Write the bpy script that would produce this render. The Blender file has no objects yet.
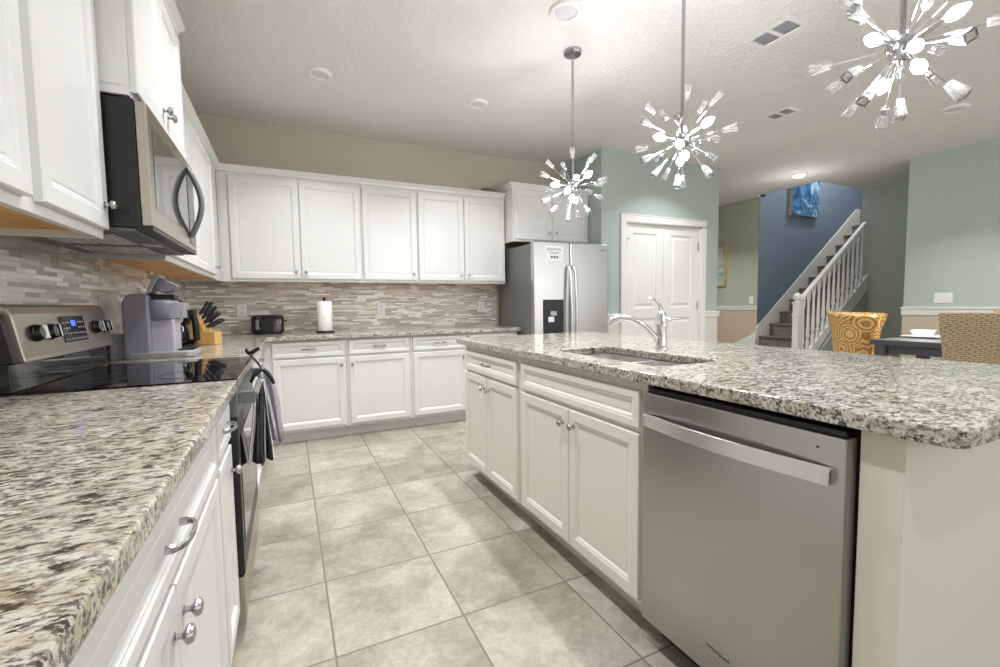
import bpy, bmesh, math, random
from mathutils import Vector, Matrix
random.seed(7)
PI = math.pi
sc = bpy.context.scene
COL = sc.collection

# ------------------------------------------------------------------ camera
cam_d = bpy.data.cameras.new('camera'); cam = bpy.data.objects.new('camera', cam_d); COL.objects.link(cam)
YAW, PIT, ROL = math.radians(25.42), math.radians(-3.765), math.radians(-0.77)
fw = Vector((math.sin(YAW)*math.cos(PIT), math.cos(YAW)*math.cos(PIT), math.sin(PIT)))
rt = Vector((math.cos(YAW), -math.sin(YAW), 0)); upv = rt.cross(fw)
r2 = rt*math.cos(ROL) + upv*math.sin(ROL); u2 = -rt*math.sin(ROL) + upv*math.cos(ROL)
cam.matrix_world = Matrix(((r2.x, u2.x, -fw.x, -0.0995), (r2.y, u2.y, -fw.y, -3.3519), (r2.z, u2.z, -fw.z, 1.1754), (0, 0, 0, 1)))
cam_d.sensor_width = 36; cam_d.lens = 36*445.2/1000; cam_d.clip_start = 0.02
sc.camera = cam

# ------------------------------------------------------------------ world, daylight, exposure
w = bpy.data.worlds.new('world'); sc.world = w; w.use_nodes = True
bg = w.node_tree.nodes['Background']; bg.inputs[0].default_value = (1.0, 0.99, 0.975, 1); bg.inputs[1].default_value = 0.8
def area(name, loc, target, sx, sy, power, col=(1, 1, 1)):
    d = bpy.data.lights.new(name, 'AREA'); d.shape = 'RECTANGLE'; d.size = sx; d.size_y = sy; d.energy = power; d.color = col
    o = bpy.data.objects.new(name, d); COL.objects.link(o); o.location = loc
    o.rotation_euler = (Vector(target)-Vector(loc)).to_track_quat('-Z', 'Y').to_euler()
    return o
area('rear_daylight_fill', (2.2, -6.3, 1.7), (1.6, 0, 1.2), 4.0, 2.2, 30, (1.0, 0.99, 0.97))  # unseen area lamp added in place of windows behind the camera
area('dining_daylight_fill', (5.2, -5.2, 1.6), (4.6, 0, 1.3), 2.4, 2.2, 40, (0.96, 0.99, 1.0))  # second added area lamp, standing in for daylight on the dining side
def spot(name, loc, power, col=(1.0, 0.98, 0.96), rad=0.06):
    d = bpy.data.lights.new(name, 'POINT'); d.energy = power; d.color = col; d.shadow_soft_size = rad
    o = bpy.data.objects.new(name, d); COL.objects.link(o); o.location = loc; return o
def down(name, loc, power, col=(0.975, 0.985, 1.0), size=0.10, spread=118):
    d = bpy.data.lights.new(name, 'AREA'); d.shape = 'DISK'; d.size = size; d.energy = power; d.color = col; d.spread = math.radians(spread)
    o = bpy.data.objects.new(name, d); COL.objects.link(o); o.location = loc; return o
# fitted downlights, plus added fill lamps without fittings (kitchen, hall), then upstairs landing
for x, y, p in ((0.179, 0.241, 17), (1.419, 0.226, 17), (1.427, -1.085, 16), (0.179, -1.085, 20), (0.179, -2.411, 11), (1.427, -2.411, 8), (0.179, -3.74, 9), (5.372, -1.401, 36), (3.9, 0.0, 16), (5.6, 1.9, 30)):
    down('downlight_and_fill_lamp', (x, y, 2.875-0.022), p)
spot('upstairs_lamp', (8.3, 0.95, 4.4), 120)
spot('dome_lamp', (6.205, 0.444, 2.45), 7)
sc.view_settings.view_transform = 'Standard'; sc.view_settings.look = 'None'
sc.view_settings.exposure = -0.30; sc.view_settings.gamma = 1.0; sc.view_settings.use_curve_mapping = False
try:
    sc.cycles.use_denoising = True
    sc.cycles.caustics_reflective = False; sc.cycles.caustics_refractive = False
    sc.cycles.max_bounces = 10; sc.cycles.sample_clamp_indirect = 6.0
except Exception:
    pass

# ------------------------------------------------------------------ materials
def lin(h):
    h = h.lstrip('#'); out = []
    for i in (0, 2, 4):
        c = int(h[i:i+2], 16)/255
        out.append(c/12.92 if c <= 0.04045 else ((c+0.055)/1.055)**2.4)
    return (*out, 1)
class NT:
    def __init__(s, name):
        s.m = bpy.data.materials.new(name); s.m.use_nodes = True; s.t = s.m.node_tree
        s.b = s.t.nodes['Principled BSDF']
    def n(s, typ, **kw):
        nd = s.t.nodes.new(typ)
        for k, v in kw.items(): setattr(nd, k, v)
        return nd
    def l(s, a, b): s.t.links.new(a, b)
    def val(s, sock, v):
        if hasattr(v, 'is_output') or isinstance(v, bpy.types.NodeSocket): s.l(v, sock)
        else: sock.default_value = v
    def math(s, op, a, b=None, c=None):
        nd = s.n('ShaderNodeMath', operation=op)
        s.val(nd.inputs[0], a)
        if b is not None: s.val(nd.inputs[1], b)
        if c is not None: s.val(nd.inputs[2], c)
        return nd.outputs[0]
    def ramp(s, fac, stops, const=False):
        nd = s.n('ShaderNodeValToRGB'); cr = nd.color_ramp
        if const: cr.interpolation = 'CONSTANT'
        while len(cr.elements) < len(stops): cr.elements.new(0.5)
        for e, (p, c) in zip(cr.elements, stops): e.position = p; e.color = lin(c) if isinstance(c, str) else c
        s.l(fac, nd.inputs[0]); return nd.outputs[0]
    def mix(s, fac, a, b, mode='MIX'):
        nd = s.n('ShaderNodeMix', data_type='RGBA', blend_type=mode)
        s.val(nd.inputs[0], fac)
        for sock, v in ((nd.inputs[6], a), (nd.inputs[7], b)):
            if isinstance(v, str): v = lin(v)
            s.val(sock, v)
        return nd.outputs[2]
    def coord(s, scale=(1, 1, 1), rot=(0, 0, 0), loc=(0, 0, 0)):
        tc = s.n('ShaderNodeTexCoord'); mp = s.n('ShaderNodeMapping')
        mp.inputs['Scale'].default_value = scale; mp.inputs['Rotation'].default_value = rot; mp.inputs['Location'].default_value = loc
        s.l(tc.outputs['Object'], mp.inputs[0]); return mp.outputs[0]
    def noise(s, vec, scale, detail=3, rough=0.5, dist=0.0):
        nd = s.n('ShaderNodeTexNoise'); s.l(vec, nd.inputs['Vector'])
        nd.inputs['Scale'].default_value = scale; nd.inputs['Detail'].default_value = detail
        nd.inputs['Roughness'].default_value = rough; nd.inputs['Distortion'].default_value = dist
        return nd.outputs['Fac']
    def bump(s, h, strength=0.2, dist=0.01):
        nd = s.n('ShaderNodeBump'); nd.inputs['Strength'].default_value = strength; nd.inputs['Distance'].default_value = dist
        s.l(h, nd.inputs['Height']); s.l(nd.outputs[0], s.b.inputs['Normal'])
    def base(s, c):
        s.val(s.b.inputs['Base Color'], lin(c) if isinstance(c, str) else c)
    def set(s, **kw):
        for k, v in kw.items(): s.val(s.b.inputs[k], v)
        return s
def mat(name, col, rough=0.5, metal=0.0, **kw):
    m = NT(name); m.base(col); m.b.inputs['Roughness'].default_value = rough; m.b.inputs['Metallic'].default_value = metal
    m.set(**kw); return m.m
def paint(name, col, rough=0.6, bumpy=0.06, scale=180):
    m = NT(name); v = m.coord()
    f = m.noise(v, 3, 2)
    c = lin(col); c2 = tuple(x*0.96 for x in c[:3])+(1,)
    m.base(m.mix(f, c, c2)); m.b.inputs['Roughness'].default_value = rough
    m.bump(m.noise(v, scale, 2), bumpy, 0.004); return m.m
M = {}
M['cab'] = paint('cabinet_white_paint', '#dededb', 0.35, 0.01, 90)
M['isl'] = paint('island_cream_paint', '#e4e5da', 0.38, 0.01, 90)
M['trim'] = paint('trim_white_paint', '#ecece8', 0.4, 0.01)
M['taupe'] = paint('kitchen_wall_taupe_paint', '#c3b9a9', 0.7, 0.12, 120)
M['sage'] = paint('sage_green_paint', '#b2beb7', 0.65, 0.08, 140)
M['sage2'] = paint('pale_sage_paint', '#bcc7bf', 0.65, 0.08, 140)
M['olive'] = paint('olive_grey_paint', '#b4b4a4', 0.7, 0.08, 140)
M['greygreen'] = paint('grey_green_paint', '#b4bbb0', 0.7, 0.08, 140)
M['blue'] = paint('slate_blue_paint', '#768497', 0.65, 0.08, 140)
M['cream'] = paint('wainscot_cream_paint', '#dad5cd', 0.65, 0.08, 140)
M['tan'] = paint('wainscot_tan_paint', '#cfb8a3', 0.65, 0.08, 140)
M['tan2'] = paint('wainscot_beige_paint', '#cfc2ae', 0.65, 0.08, 140)
M['knee'] = paint('island_end_wall_paint', '#dedccf', 0.6, 0.06, 140)
M['chrome'] = mat('chrome', '#e6e6e8', 0.08, 1.0)
M['darkchrome'] = mat('polished_chrome_dark', '#b4b4b8', 0.2, 1.0)
M['nickel'] = mat('brushed_nickel', '#b9b9b9', 0.22, 1.0)
M['black'] = mat('black_plastic', '#141414', 0.35)
M['blackgloss'] = mat('black_glass', '#060607', 0.04, 0.0, **{'Specular IOR Level': 0.6})
M['dark'] = mat('dark_gap', '#0b0b0c', 0.8)
M['white'] = mat('white_plastic', '#efefec', 0.4)
M['porcelain'] = mat('white_porcelain', '#f2f2f2', 0.15)
M['paper'] = mat('white_paper', '#f0f0ee', 0.8)
M['ink'] = mat('grey_ink', '#55585c', 0.7)
M['lilac'] = mat('lilac_grey_plastic', '#84818c', 0.3)
M['lilac2'] = mat('light_lilac_plastic', '#b3b0ba', 0.3)
M['silverp'] = mat('silver_plastic', '#a5a5a8', 0.35, 0.3)
M['slate'] = mat('dark_slate_table', '#4c5058', 0.3)
M['greytop'] = mat('grey_table_inlay', '#9a9c98', 0.2)
M['tankglass'] = mat('clear_tank', '#f4f6f6', 0.05, 0.0, **{'Alpha': 0.30})
M['crystal'] = mat('cut_crystal', '#ffffff', 0.02, 0.0, **{'Transmission Weight': 0.86, 'IOR': 1.48})
M['glassdark'] = mat('oven_glass', '#0a0a0b', 0.05)
def emit(name, col, s):
    m = NT(name); m.base(col); m.b.inputs['Emission Color'].default_value = lin(col); m.b.inputs['Emission Strength'].default_value = s; return m.m
M['bulb'] = emit('lit_bulb', '#fbfcff', 265)
M['digits'] = emit('blue_digits', '#3a62ff', 2.5)
M['domelit'] = emit('lit_dome', '#fff8ec', 1.3)
M['lens'] = mat('frosted_lens', '#d6d4d8', 0.5)

def steel(name, col, rough, axis=2):
    m = NT(name)
    s = [220, 220, 220]; s[axis] = 3
    v = m.coord(tuple(s)); f = m.noise(v, 1.0, 2)
    m.base(col); m.b.inputs['Metallic'].default_value = 1.0
    m.val(m.b.inputs['Roughness'], m.math('MULTIPLY_ADD', f, 0.10, rough-0.05)); m.bump(f, 0.02, 0.002); return m.m
M['steel'] = steel('stainless_steel', '#b9b7b3', 0.32, 0)
M['steelv'] = steel('stainless_steel_fridge', '#c9c8c5', 0.30, 0)
M['steelwarm'] = steel('stainless_steel_warm', '#b6afa4', 0.30, 0)
M['steelbright'] = mat('stainless_handle', '#dededc', 0.34, 1.0)
M['sinksteel'] = mat('sink_steel', '#d2d0cc', 0.36, 0.85)
M['dwedge'] = mat('door_edge_grey', '#8f8e88', 0.5)
M['greymetal'] = mat('grey_textured_metal', '#6f706e', 0.45, 0.2)

def granite():
    m = NT('speckled_granite')
    v = m.coord((1, 1.0, 1)); vs = m.coord((0.5, 1.0, 1.0), (0, 0, -0.25))
    base = m.mix(m.ramp(m.noise(v, 16, 3), [(0.35, '#000000'), (0.65, '#ffffff')]), '#bab4a5', '#d5d2ca')
    base = m.mix(m.ramp(m.noise(vs, 60, 4), [(0.50, '#000000'), (0.66, '#ffffff')]), base, '#b1a78f')
    base = m.mix(m.ramp(m.noise(vs, 100, 4, 0.6), [(0.50, '#000000'), (0.60, '#ffffff')]), base, '#8b857a')
    dk = m.ramp(m.noise(vs, 135, 5, 0.62), [(0.530, '#000000'), (0.590, '#ffffff')])
    patch = m.ramp(m.noise(v, 9, 2), [(0.30, '#5a5a5a'), (0.60, '#ffffff')])
    base = m.mix(m.math('MULTIPLY', dk, patch), base, '#332e29')
    dk2 = m.ramp(m.noise(vs, 62, 5, 0.68), [(0.545, '#000000'), (0.605, '#ffffff')])
    base = m.mix(m.math('MULTIPLY', dk2, 0.85), base, '#28221d')
    m.base(base); m.b.inputs['Roughness'].default_value = 0.12
    return m.m
M['granite'] = granite()

def floor_mat():
    m = NT('floor_tile'); T = 0.457
    tc = m.n('ShaderNodeTexCoord'); sp = m.n('ShaderNodeSeparateXYZ'); m.l(tc.outputs['Object'], sp.inputs[0])
    def cell(o):
        q = m.math('DIVIDE', o, T); fl = m.math('FLOOR', q); fr = m.math('SUBTRACT', q, fl)
        d = m.math('MINIMUM', fr, m.math('SUBTRACT', 1.0, fr)); return fl, d
    fx, dx = cell(sp.outputs[0]); fy, dy = cell(sp.outputs[1])
    d = m.math('MULTIPLY', m.math('MINIMUM', dx, dy), T)
    grout = m.math('LESS_THAN', d, 0.0036)
    cb = m.n('ShaderNodeCombineXYZ'); m.l(fx, cb.inputs[0]); m.l(fy, cb.inputs[1])
    wn = m.n('ShaderNodeTexWhiteNoise', noise_dimensions='3D'); m.l(cb.outputs[0], wn.inputs['Vector'])
    off = m.n('ShaderNodeVectorMath', operation='MULTIPLY_ADD')
    m.l(wn.outputs['Color'], off.inputs[0]); off.inputs[1].default_value = (9, 9, 9); m.l(tc.outputs['Object'], off.inputs[2])
    v = off.outputs[0]
    c = m.ramp(m.noise(v, 3.2, 6, 0.62, 0.4), [(0.26, '#8c8578'), (0.44, '#a8a195'), (0.58, '#bcb6ab'), (0.76, '#cfcac0')])
    fine = m.ramp(m.noise(v, 22, 5, 0.65, 1.2), [(0.42, '#a89f90'), (0.62, '#ffffff')])
    c = m.mix(0.30, c, fine, 'MULTIPLY')
    tint = m.ramp(wn.outputs['Value'], [(0.0, '#e4e2de'), (1.0, '#ffffff')])
    c = m.mix(1.0, c, tint, 'MULTIPLY')
    c = m.mix(grout, c, '#7b7265')
    m.base(c); m.val(m.b.inputs['Roughness'], m.math('MULTIPLY_ADD', grout, 0.4, 0.38))
    edge = m.math('MINIMUM', m.math('DIVIDE', d, 0.006), 1.0)
    m.bump(edge, 0.25, 0.003); return m.m
M['floor'] = floor_mat()

def mosaic(name, axis):
    m = NT(name)
    tc = m.n('ShaderNodeTexCoord'); sp = m.n('ShaderNodeSeparateXYZ'); m.l(tc.outputs['Object'], sp.inputs[0])
    u = sp.outputs[axis]; z = sp.outputs[2]
    H = 0.0165
    q = m.math('DIVIDE', z, H); row = m.math('FLOOR', q); fz = m.math('SUBTRACT', q, row)
    wr = m.n('ShaderNodeTexWhiteNoise', noise_dimensions='1D'); m.l(row, wr.inputs['W'])
    L = m.math('MULTIPLY_ADD', wr.outputs['Value'], 0.07, 0.085)
    w2 = m.n('ShaderNodeTexWhiteNoise', noise_dimensions='1D'); m.l(m.math('ADD', row, 31.7), w2.inputs['W'])
    uu = m.math('ADD', m.math('DIVIDE', u, L), m.math('MULTIPLY', w2.outputs['Value'], 17.0))
    wob = m.math('MULTIPLY', m.math('SINE', m.math('MULTIPLY', uu, 2.1)), 0.32)
    uu = m.math('ADD', uu, wob)
    ci = m.math('FLOOR', uu); fu = m.math('SUBTRACT', uu, ci)
    cb = m.n('ShaderNodeCombineXYZ'); m.l(ci, cb.inputs[0]); m.l(row, cb.inputs[1])
    wc = m.n('ShaderNodeTexWhiteNoise', noise_dimensions='3D'); m.l(cb.outputs[0], wc.inputs['Vector'])
    col = m.ramp(wc.outputs['Value'], [(0, '#b9b2a6'), (0.16, '#d8d3ca'), (0.34, '#c8c2b7'), (0.50, '#e4e1d9'), (0.64, '#b3aca0'), (0.72, '#f4f3ef'), (0.82, '#fdfdfb'), (0.93, '#cfc9be')], True)
    streak = m.n('ShaderNodeMapping'); m.l(tc.outputs['Object'], streak.inputs[0])
    ss = [14, 14, 160]; streak.inputs['Scale'].default_value = ss
    col = m.mix(0.22, col, m.ramp(m.noise(streak.outputs[0], 1, 3), [(0.3, '#b7afa2'), (0.7, '#ffffff')]), 'MULTIPLY')
    dz = m.math('MULTIPLY', m.math('MINIMUM', fz, m.math('SUBTRACT', 1.0, fz)), H)
    du = m.math('MULTIPLY', m.math('MINIMUM', fu, m.math('SUBTRACT', 1.0, fu)), L)
    g = m.math('LESS_THAN', m.math('MINIMUM', dz, du), 0.0009)
    m.base(m.mix(g, col, '#c3beb4')); m.val(m.b.inputs['Roughness'], m.math('MULTIPLY_ADD', wc.outputs['Value'], 0.25, 0.18))
    return m.m
M['mosx'] = mosaic('linear_mosaic_back', 0); M['mosy'] = mosaic('linear_mosaic_left', 1)

def ceiling_mat():
    m = NT('knockdown_ceiling'); v = m.coord()
    n1 = m.noise(v, 38, 5, 0.6, 0.6)
    h = m.ramp(n1, [(0.44, '#000000'), (0.56, '#ffffff')])
    m.base(m.mix(m.noise(v, 2, 2), '#f1efec', '#ebe9e5')); m.b.inputs['Roughness'].default_value = 0.85
    m.bump(h, 0.6, 0.007); return m.m
M['ceil'] = ceiling_mat()

def wood(name, a, b, scale=(2, 18, 18), rough=0.45):
    m = NT(name); v = m.coord(scale); f = m.noise(v, 2.0, 4, 0.6, 0.6)
    m.base(m.ramp(f, [(0.3, a), (0.7, b)])); m.b.inputs['Roughness'].default_value = rough; return m.m
M['rawwood'] = wood('raw_cabinet_wood', '#cf8f45', '#eab468', (1.5, 12, 12))
M['knifewood'] = wood('light_block_wood', '#c49350', '#e0b878', (18, 18, 3))
M['treadwood'] = wood('tread_grey_brown', '#5d5048', '#7b6d62', (14, 3, 14), 0.4)
M['riser'] = wood('riser_grey', '#746d67', '#8d867e', (14, 3, 14), 0.5)
M['framewood'] = wood('picture_frame_wood', '#b6a378', '#cdbb92', (6, 6, 6))

def rootwood():
    m = NT('swirled_root_wood'); v = m.coord((1, 1, 1))
    vo = m.n('ShaderNodeTexVoronoi', feature='F1'); m.l(v, vo.inputs['Vector']); vo.inputs['Scale'].default_value = 4.6
    rings = m.math('SINE', m.math('MULTIPLY_ADD', vo.outputs['Distance'], 44.0, m.math('MULTIPLY', m.noise(v, 14, 3), 6.0)))
    c = m.ramp(m.math('MULTIPLY_ADD', rings, 0.5, 0.5), [(0.0, '#b47c34'), (0.4, '#d7a35a'), (1.0, '#efcf96')])
    m.base(c); m.b.inputs['Roughness'].default_value = 0.3; m.bump(rings, 0.15, 0.004); return m.m
M['root'] = rootwood()
def weave():
    m = NT('woven_seagrass'); tc = m.n('ShaderNodeTexCoord'); sp = m.n('ShaderNodeSeparateXYZ'); m.l(tc.outputs['Object'], sp.inputs[0])
    z = m.math('DIVIDE', m.math('ADD', sp.outputs[2], m.math('MULTIPLY', m.noise(m.coord((1,1,1)), 9, 3), 0.02)), 0.0165); row = m.math('FLOOR', z); fz = m.math('SUBTRACT', z, row)
    u = m.math('DIVIDE', m.math('ADD', m.math('ADD', sp.outputs[0], sp.outputs[1]), m.math('MULTIPLY', m.noise(m.coord((1,1,6)), 12, 3), 0.06)), 0.055)
    u = m.math('ADD', u, m.math('MULTIPLY', m.math('MODULO', row, 2.0), 0.5))
    fu = m.math('FRACT', u)
    hu = m.math('SINE', m.math('MULTIPLY', fu, PI)); hz = m.math('SINE', m.math('MULTIPLY', fz, PI))
    h = m.math('MULTIPLY', hu, hz)
    v = m.coord((8, 8, 60)); f = m.noise(v, 2, 3)
    c = m.mix(f, '#bba27f', '#e2d0b0'); c = m.mix(m.ramp(h, [(0.0, '#000000'), (0.35, '#ffffff')]), '#86704f', c)
    m.base(c); m.b.inputs['Roughness'].default_value = 0.7; m.bump(h, 0.8, 0.008); return m.m
M['weave'] = weave()
def towel_mat(name, a, b, stripe=False):
    m = NT(name); v = m.coord((1, 1, 1)); f = m.noise(v, 260, 2)
    m.base(m.mix(f, a, b)); m.b.inputs['Roughness'].default_value = 0.95; m.bump(f, 0.6, 0.004); return m.m
M['toweldark'] = towel_mat('charcoal_towel', '#2f2d31', '#454248')
M['towelgrey'] = towel_mat('grey_terry_towel', '#8f8b95', '#b9b5bd')
M['hem'] = mat('white_hem', '#e8e6e2', 0.9)
def abstract():
    m = NT('blue_abstract_canvas'); v = m.coord((1.7, 1, 1.2), (0, 0.5, 0))
    m.base(m.ramp(m.noise(v, 1.7, 4, 0.55, 1.3), [(0.30, '#10284c'), (0.40, '#1d4777'), (0.46, '#4f88ba'), (0.51, '#1c4474'), (0.58, '#b4d3e6'), (0.63, '#3d78ad'), (0.72, '#14335c')])); m.b.inputs['Roughness'].default_value = 0.5; return m.m
M['art'] = abstract()
def seaart():
    m = NT('pale_picture'); v = m.coord((1, 2, 3))
    m.base(m.ramp(m.noise(v, 1.6, 3, 0.5, 1.0), [(0.35, '#8fa9a8'), (0.5, '#cfd6cf'), (0.7, '#e2d9c2')])); return m.m
M['sea'] = seaart()

# ------------------------------------------------------------------ mesh helpers
class MB:
    def __init__(s): s.bm = bmesh.new()
    def box(s, x0, x1, y0, y1, z0, z1):
        if x0 > x1: x0, x1 = x1, x0
        if y0 > y1: y0, y1 = y1, y0
        if z0 > z1: z0, z1 = z1, z0
        v = [s.bm.verts.new(p) for p in ((x0,y0,z0),(x1,y0,z0),(x1,y1,z0),(x0,y1,z0),(x0,y0,z1),(x1,y0,z1),(x1,y1,z1),(x0,y1,z1))]
        for f in ((0,3,2,1),(4,5,6,7),(0,1,5,4),(1,2,6,5),(2,3,7,6),(3,0,4,7)): s.bm.faces.new([v[i] for i in f])
        return s
    def loops(s, rings, cap0=True, cap1=True, closed=True):
        R = [[s.bm.verts.new(p) for p in r] for r in rings]
        n = len(R[0])
        for a, b in zip(R, R[1:]):
            for i in range(n if closed else n-1):
                j = (i+1) % n
                try: s.bm.faces.new((a[i], a[j], b[j], b[i]))
                except ValueError: pass
        if closed and cap0: s.bm.faces.new(R[0][::-1])
        if closed and cap1: s.bm.faces.new(R[-1])
        return s
    def tube(s, pts, rad, n=10, sx=1.0, sy=1.0, cap=True):
        pts = [Vector(p) for p in pts]; rad = rad if isinstance(rad, (list, tuple)) else [rad]*len(pts)
        rings = []; prev = None
        for i, p in enumerate(pts):
            t = (pts[min(i+1, len(pts)-1)] - pts[max(i-1, 0)]).normalized()
            if prev is None:
                a = Vector((0, 0, 1)) if abs(t.z) < 0.9 else Vector((1, 0, 0))
                u = (a - t*a.dot(t)).normalized()
            else: u = (prev - t*prev.dot(t)).normalized()
            prev = u; v = t.cross(u)
            rings.append([p + (u*math.cos(k*2*PI/n)*sx + v*math.sin(k*2*PI/n)*sy)*rad[i] for k in range(n)])
        return s.loops(rings, cap, cap)
    def lathe(s, prof, c=(0, 0, 0), axis=(0, 0, 1), n=20, cap=True):
        c = Vector(c); ax = Vector(axis).normalized()
        a = Vector((1, 0, 0)) if abs(ax.x) < 0.9 else Vector((0, 1, 0))
        u = (a - ax*a.dot(ax)).normalized(); v = ax.cross(u)
        rings = [[c + ax*h + (u*math.cos(k*2*PI/n) + v*math.sin(k*2*PI/n))*max(r, 1e-4) for k in range(n)] for r, h in prof]
        return s.loops(rings, cap, cap)
    def prism(s, poly, d):   # poly 3D points, extruded by vector d
        d = Vector(d); a = [Vector(p) for p in poly]
        return s.loops([a, [p + d for p in a]])
    def build(s, name, m, parent=None, bevel=0.0, smooth=False, seg=2, loc=None, rotz=0.0):
        bmesh.ops.remove_doubles(s.bm, verts=s.bm.verts, dist=1e-6)
        bmesh.ops.recalc_face_normals(s.bm, faces=s.bm.faces)
        me = bpy.data.meshes.new(name); s.bm.to_mesh(me); s.bm.free()
        me.materials.append(m)
        if smooth:
            for p in me.polygons: p.use_smooth = True
        o = bpy.data.objects.new(name, me); COL.objects.link(o)
        if parent: o.parent = parent
        if loc: o.location = loc
        o.rotation_euler.z = rotz
        if bevel:
            b = o.modifiers.new('bevel', 'BEVEL'); b.width = bevel; b.segments = seg; b.limit_method = 'ANGLE'; b.angle_limit = 0.6
        if smooth:
            me.set_sharp_from_angle(angle=0.7)
        return o
def tag(o, label, cat, group=None, kind=None):
    o['label'] = label; o['category'] = cat
    if group: o['group'] = group
    if kind: o['kind'] = kind
    return o
def thing(name, label, cat, loc=(0, 0, 0), rotz=0.0, group=None):
    o = bpy.data.objects.new(name, None); o.empty_display_size = 0.1; COL.objects.link(o); o.location = loc; o.rotation_euler.z = rotz
    return tag(o, label, cat, group)
def struct(name, mb, m, parent=None, bevel=0.0, label=None):
    o = mb.build(name, m, parent, bevel)
    if parent is None:
        o['kind'] = 'structure'
        if label: o['label'] = label
    return o
def copy_tree(o, parent=None):
    c = o.copy(); COL.objects.link(c)
    if parent: c.parent = parent
    for ch in list(o.children): copy_tree(ch, c)
    return c
def arc(c, r, a0, a1, n, ax1, ax2):
    c, ax1, ax2 = Vector(c), Vector(ax1), Vector(ax2)
    return [c + ax1*r*math.cos(a0+(a1-a0)*i/n) + ax2*r*math.sin(a0+(a1-a0)*i/n) for i in range(n+1)]

XL, YB, ZC, CT, CB = -0.915, 1.41, 2.875, 0.93, 0.893   # left wall, back wall, ceiling, counter top and underside

# ------------------------------------------------------------------ room shell
floor = struct('floor', MB().box(XL-0.3, 10.5, -7, 5.5, -0.08, 0), M['floor'])
cb = MB()   # ceiling with the stairwell opening (x > 6.86, 0.56 < y < 1.5)
for x0, x1, y0, y1 in ((XL-0.12, 6.86, -5.2, 5.5), (6.86, 10.5, -5.2, 0.56), (6.86, 7.07, 1.5, 5.5)):
    cb.box(x0, x1, y0, y1, ZC, ZC+0.14)
struct('ceiling', cb, M['ceil'])
struct('wall_left', MB().box(XL-0.12, XL, -5.2, YB+0.12, 0, ZC), M['taupe'])
struct('wall_back', MB().box(XL, 3.08, YB, YB+0.12, 0, ZC), M['taupe'])
# pantry block: side wall beside the refrigerator and front wall with the double door
struct('wall_pantry_side', MB().box(3.08, 3.19, 0.79, YB+0.12, 0, ZC), M['sage'])
pw = MB(); DX0, DX1, DZ = 3.425, 4.635, 2.10
pw.box(3.08, DX0, 0.68, 0.79, 0, ZC); pw.box(DX1, 4.95, 0.68, 0.79, 0, ZC); pw.box(DX0, DX1, 0.68, 0.79, DZ, ZC)
struct('wall_pantry_front', pw, M['sage'])
struct('wall_pantry_hall', MB().box(4.84, 4.95, 0.79, 5.4, 0, ZC), M['sage'])
pc = MB(); pc.box(3.075, DX0-0.085, 0.674, 0.68, 0.1, 0.985); pc.box(DX1+0.085, 4.955, 0.674, 0.68, 0.1, 0.985)
struct('wall_pantry_wainscot', pc, M['cream'])
def rail_profile(h=0.075, d=0.022): return [(0, 0), (d*0.45, 0.004), (d*0.55, h*0.3), (d*0.7, h*0.62), (d, h*0.75), (d, h*0.95), (d*0.8, h), (0, h)]
tr = MB()
for a, b in ((3.06, DX0-0.085), (DX1+0.085, 4.972)):
    tr.prism([(a, 0.674-d, 0.975+h) for d, h in rail_profile()], (b-a, 0, 0))
tr.prism([(4.95+d, 0.66, 0.975+h) for d, h in rail_profile()], (0, 0.6, 0))
struct('trim_1', tr, M['trim'], bevel=0.001)
bb = MB(); bb.box(3.075, DX0-0.085, 0.666, 0.68, 0, 0.1); bb.box(DX1+0.085, 4.962, 0.666, 0.68, 0, 0.1)
struct('baseboard_pantry', bb, M['trim'], bevel=0.003)

# pantry double door
dr = thing('door_1', 'white two-panel double pantry door in the sage green wall', 'door', (0, 0, 0)); dr['kind'] = 'structure'
cs = MB()
for x0, x1 in ((DX0-0.08, DX0), (DX1, DX1+0.08)): cs.box(x0, x1, 0.66, 0.68, 0, DZ)
cs.box(DX0-0.08, DX1+0.08, 0.66, 0.68, DZ, DZ+0.08)
cs.box(DX0-0.088, DX1+0.088, 0.655, 0.68, DZ+0.072, DZ+0.086)
cs.box(DX0-0.001, DX0+0.014, 0.68, 0.76, 0, DZ); cs.box(DX1-0.014, DX1+0.001, 0.68, 0.76, 0, DZ); cs.box(DX0, DX1, 0.68, 0.76, DZ-0.014, DZ)
cs.build('door_casing', M['trim'], dr, 0.004)
def leaf(x0, x1, y, z0, z1, panels):
    mb = MB(); xs = [x0, x0+0.115, x1-0.115, x1]
    zs = sorted([z0, z1] + [p for ab in panels for p in ab])
    mb.box(x0, xs[1], y, y+0.035, z0, z1); mb.box(xs[2], x1, y, y+0.035, z0, z1)
    prev = z0
    for a, b in panels:
        mb.box(xs[1], xs[2], y, y+0.035, prev, a); prev = b
        r = lambda ins, yy: [(xs[1]+ins, yy, a+ins), (xs[2]-ins, yy, a+ins), (xs[2]-ins, yy, b-ins), (xs[1]+ins, yy, b-ins)]
        mb.loops([r(-0.001, y+0.001), r(0.006, y+0.012), r(0.03, y+0.014), r(0.055, y+0.004)], cap0=False)
    mb.box(xs[1], xs[2], y, y+0.035, prev, z1)
    return mb
mid = (DX0+DX1)/2
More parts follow.
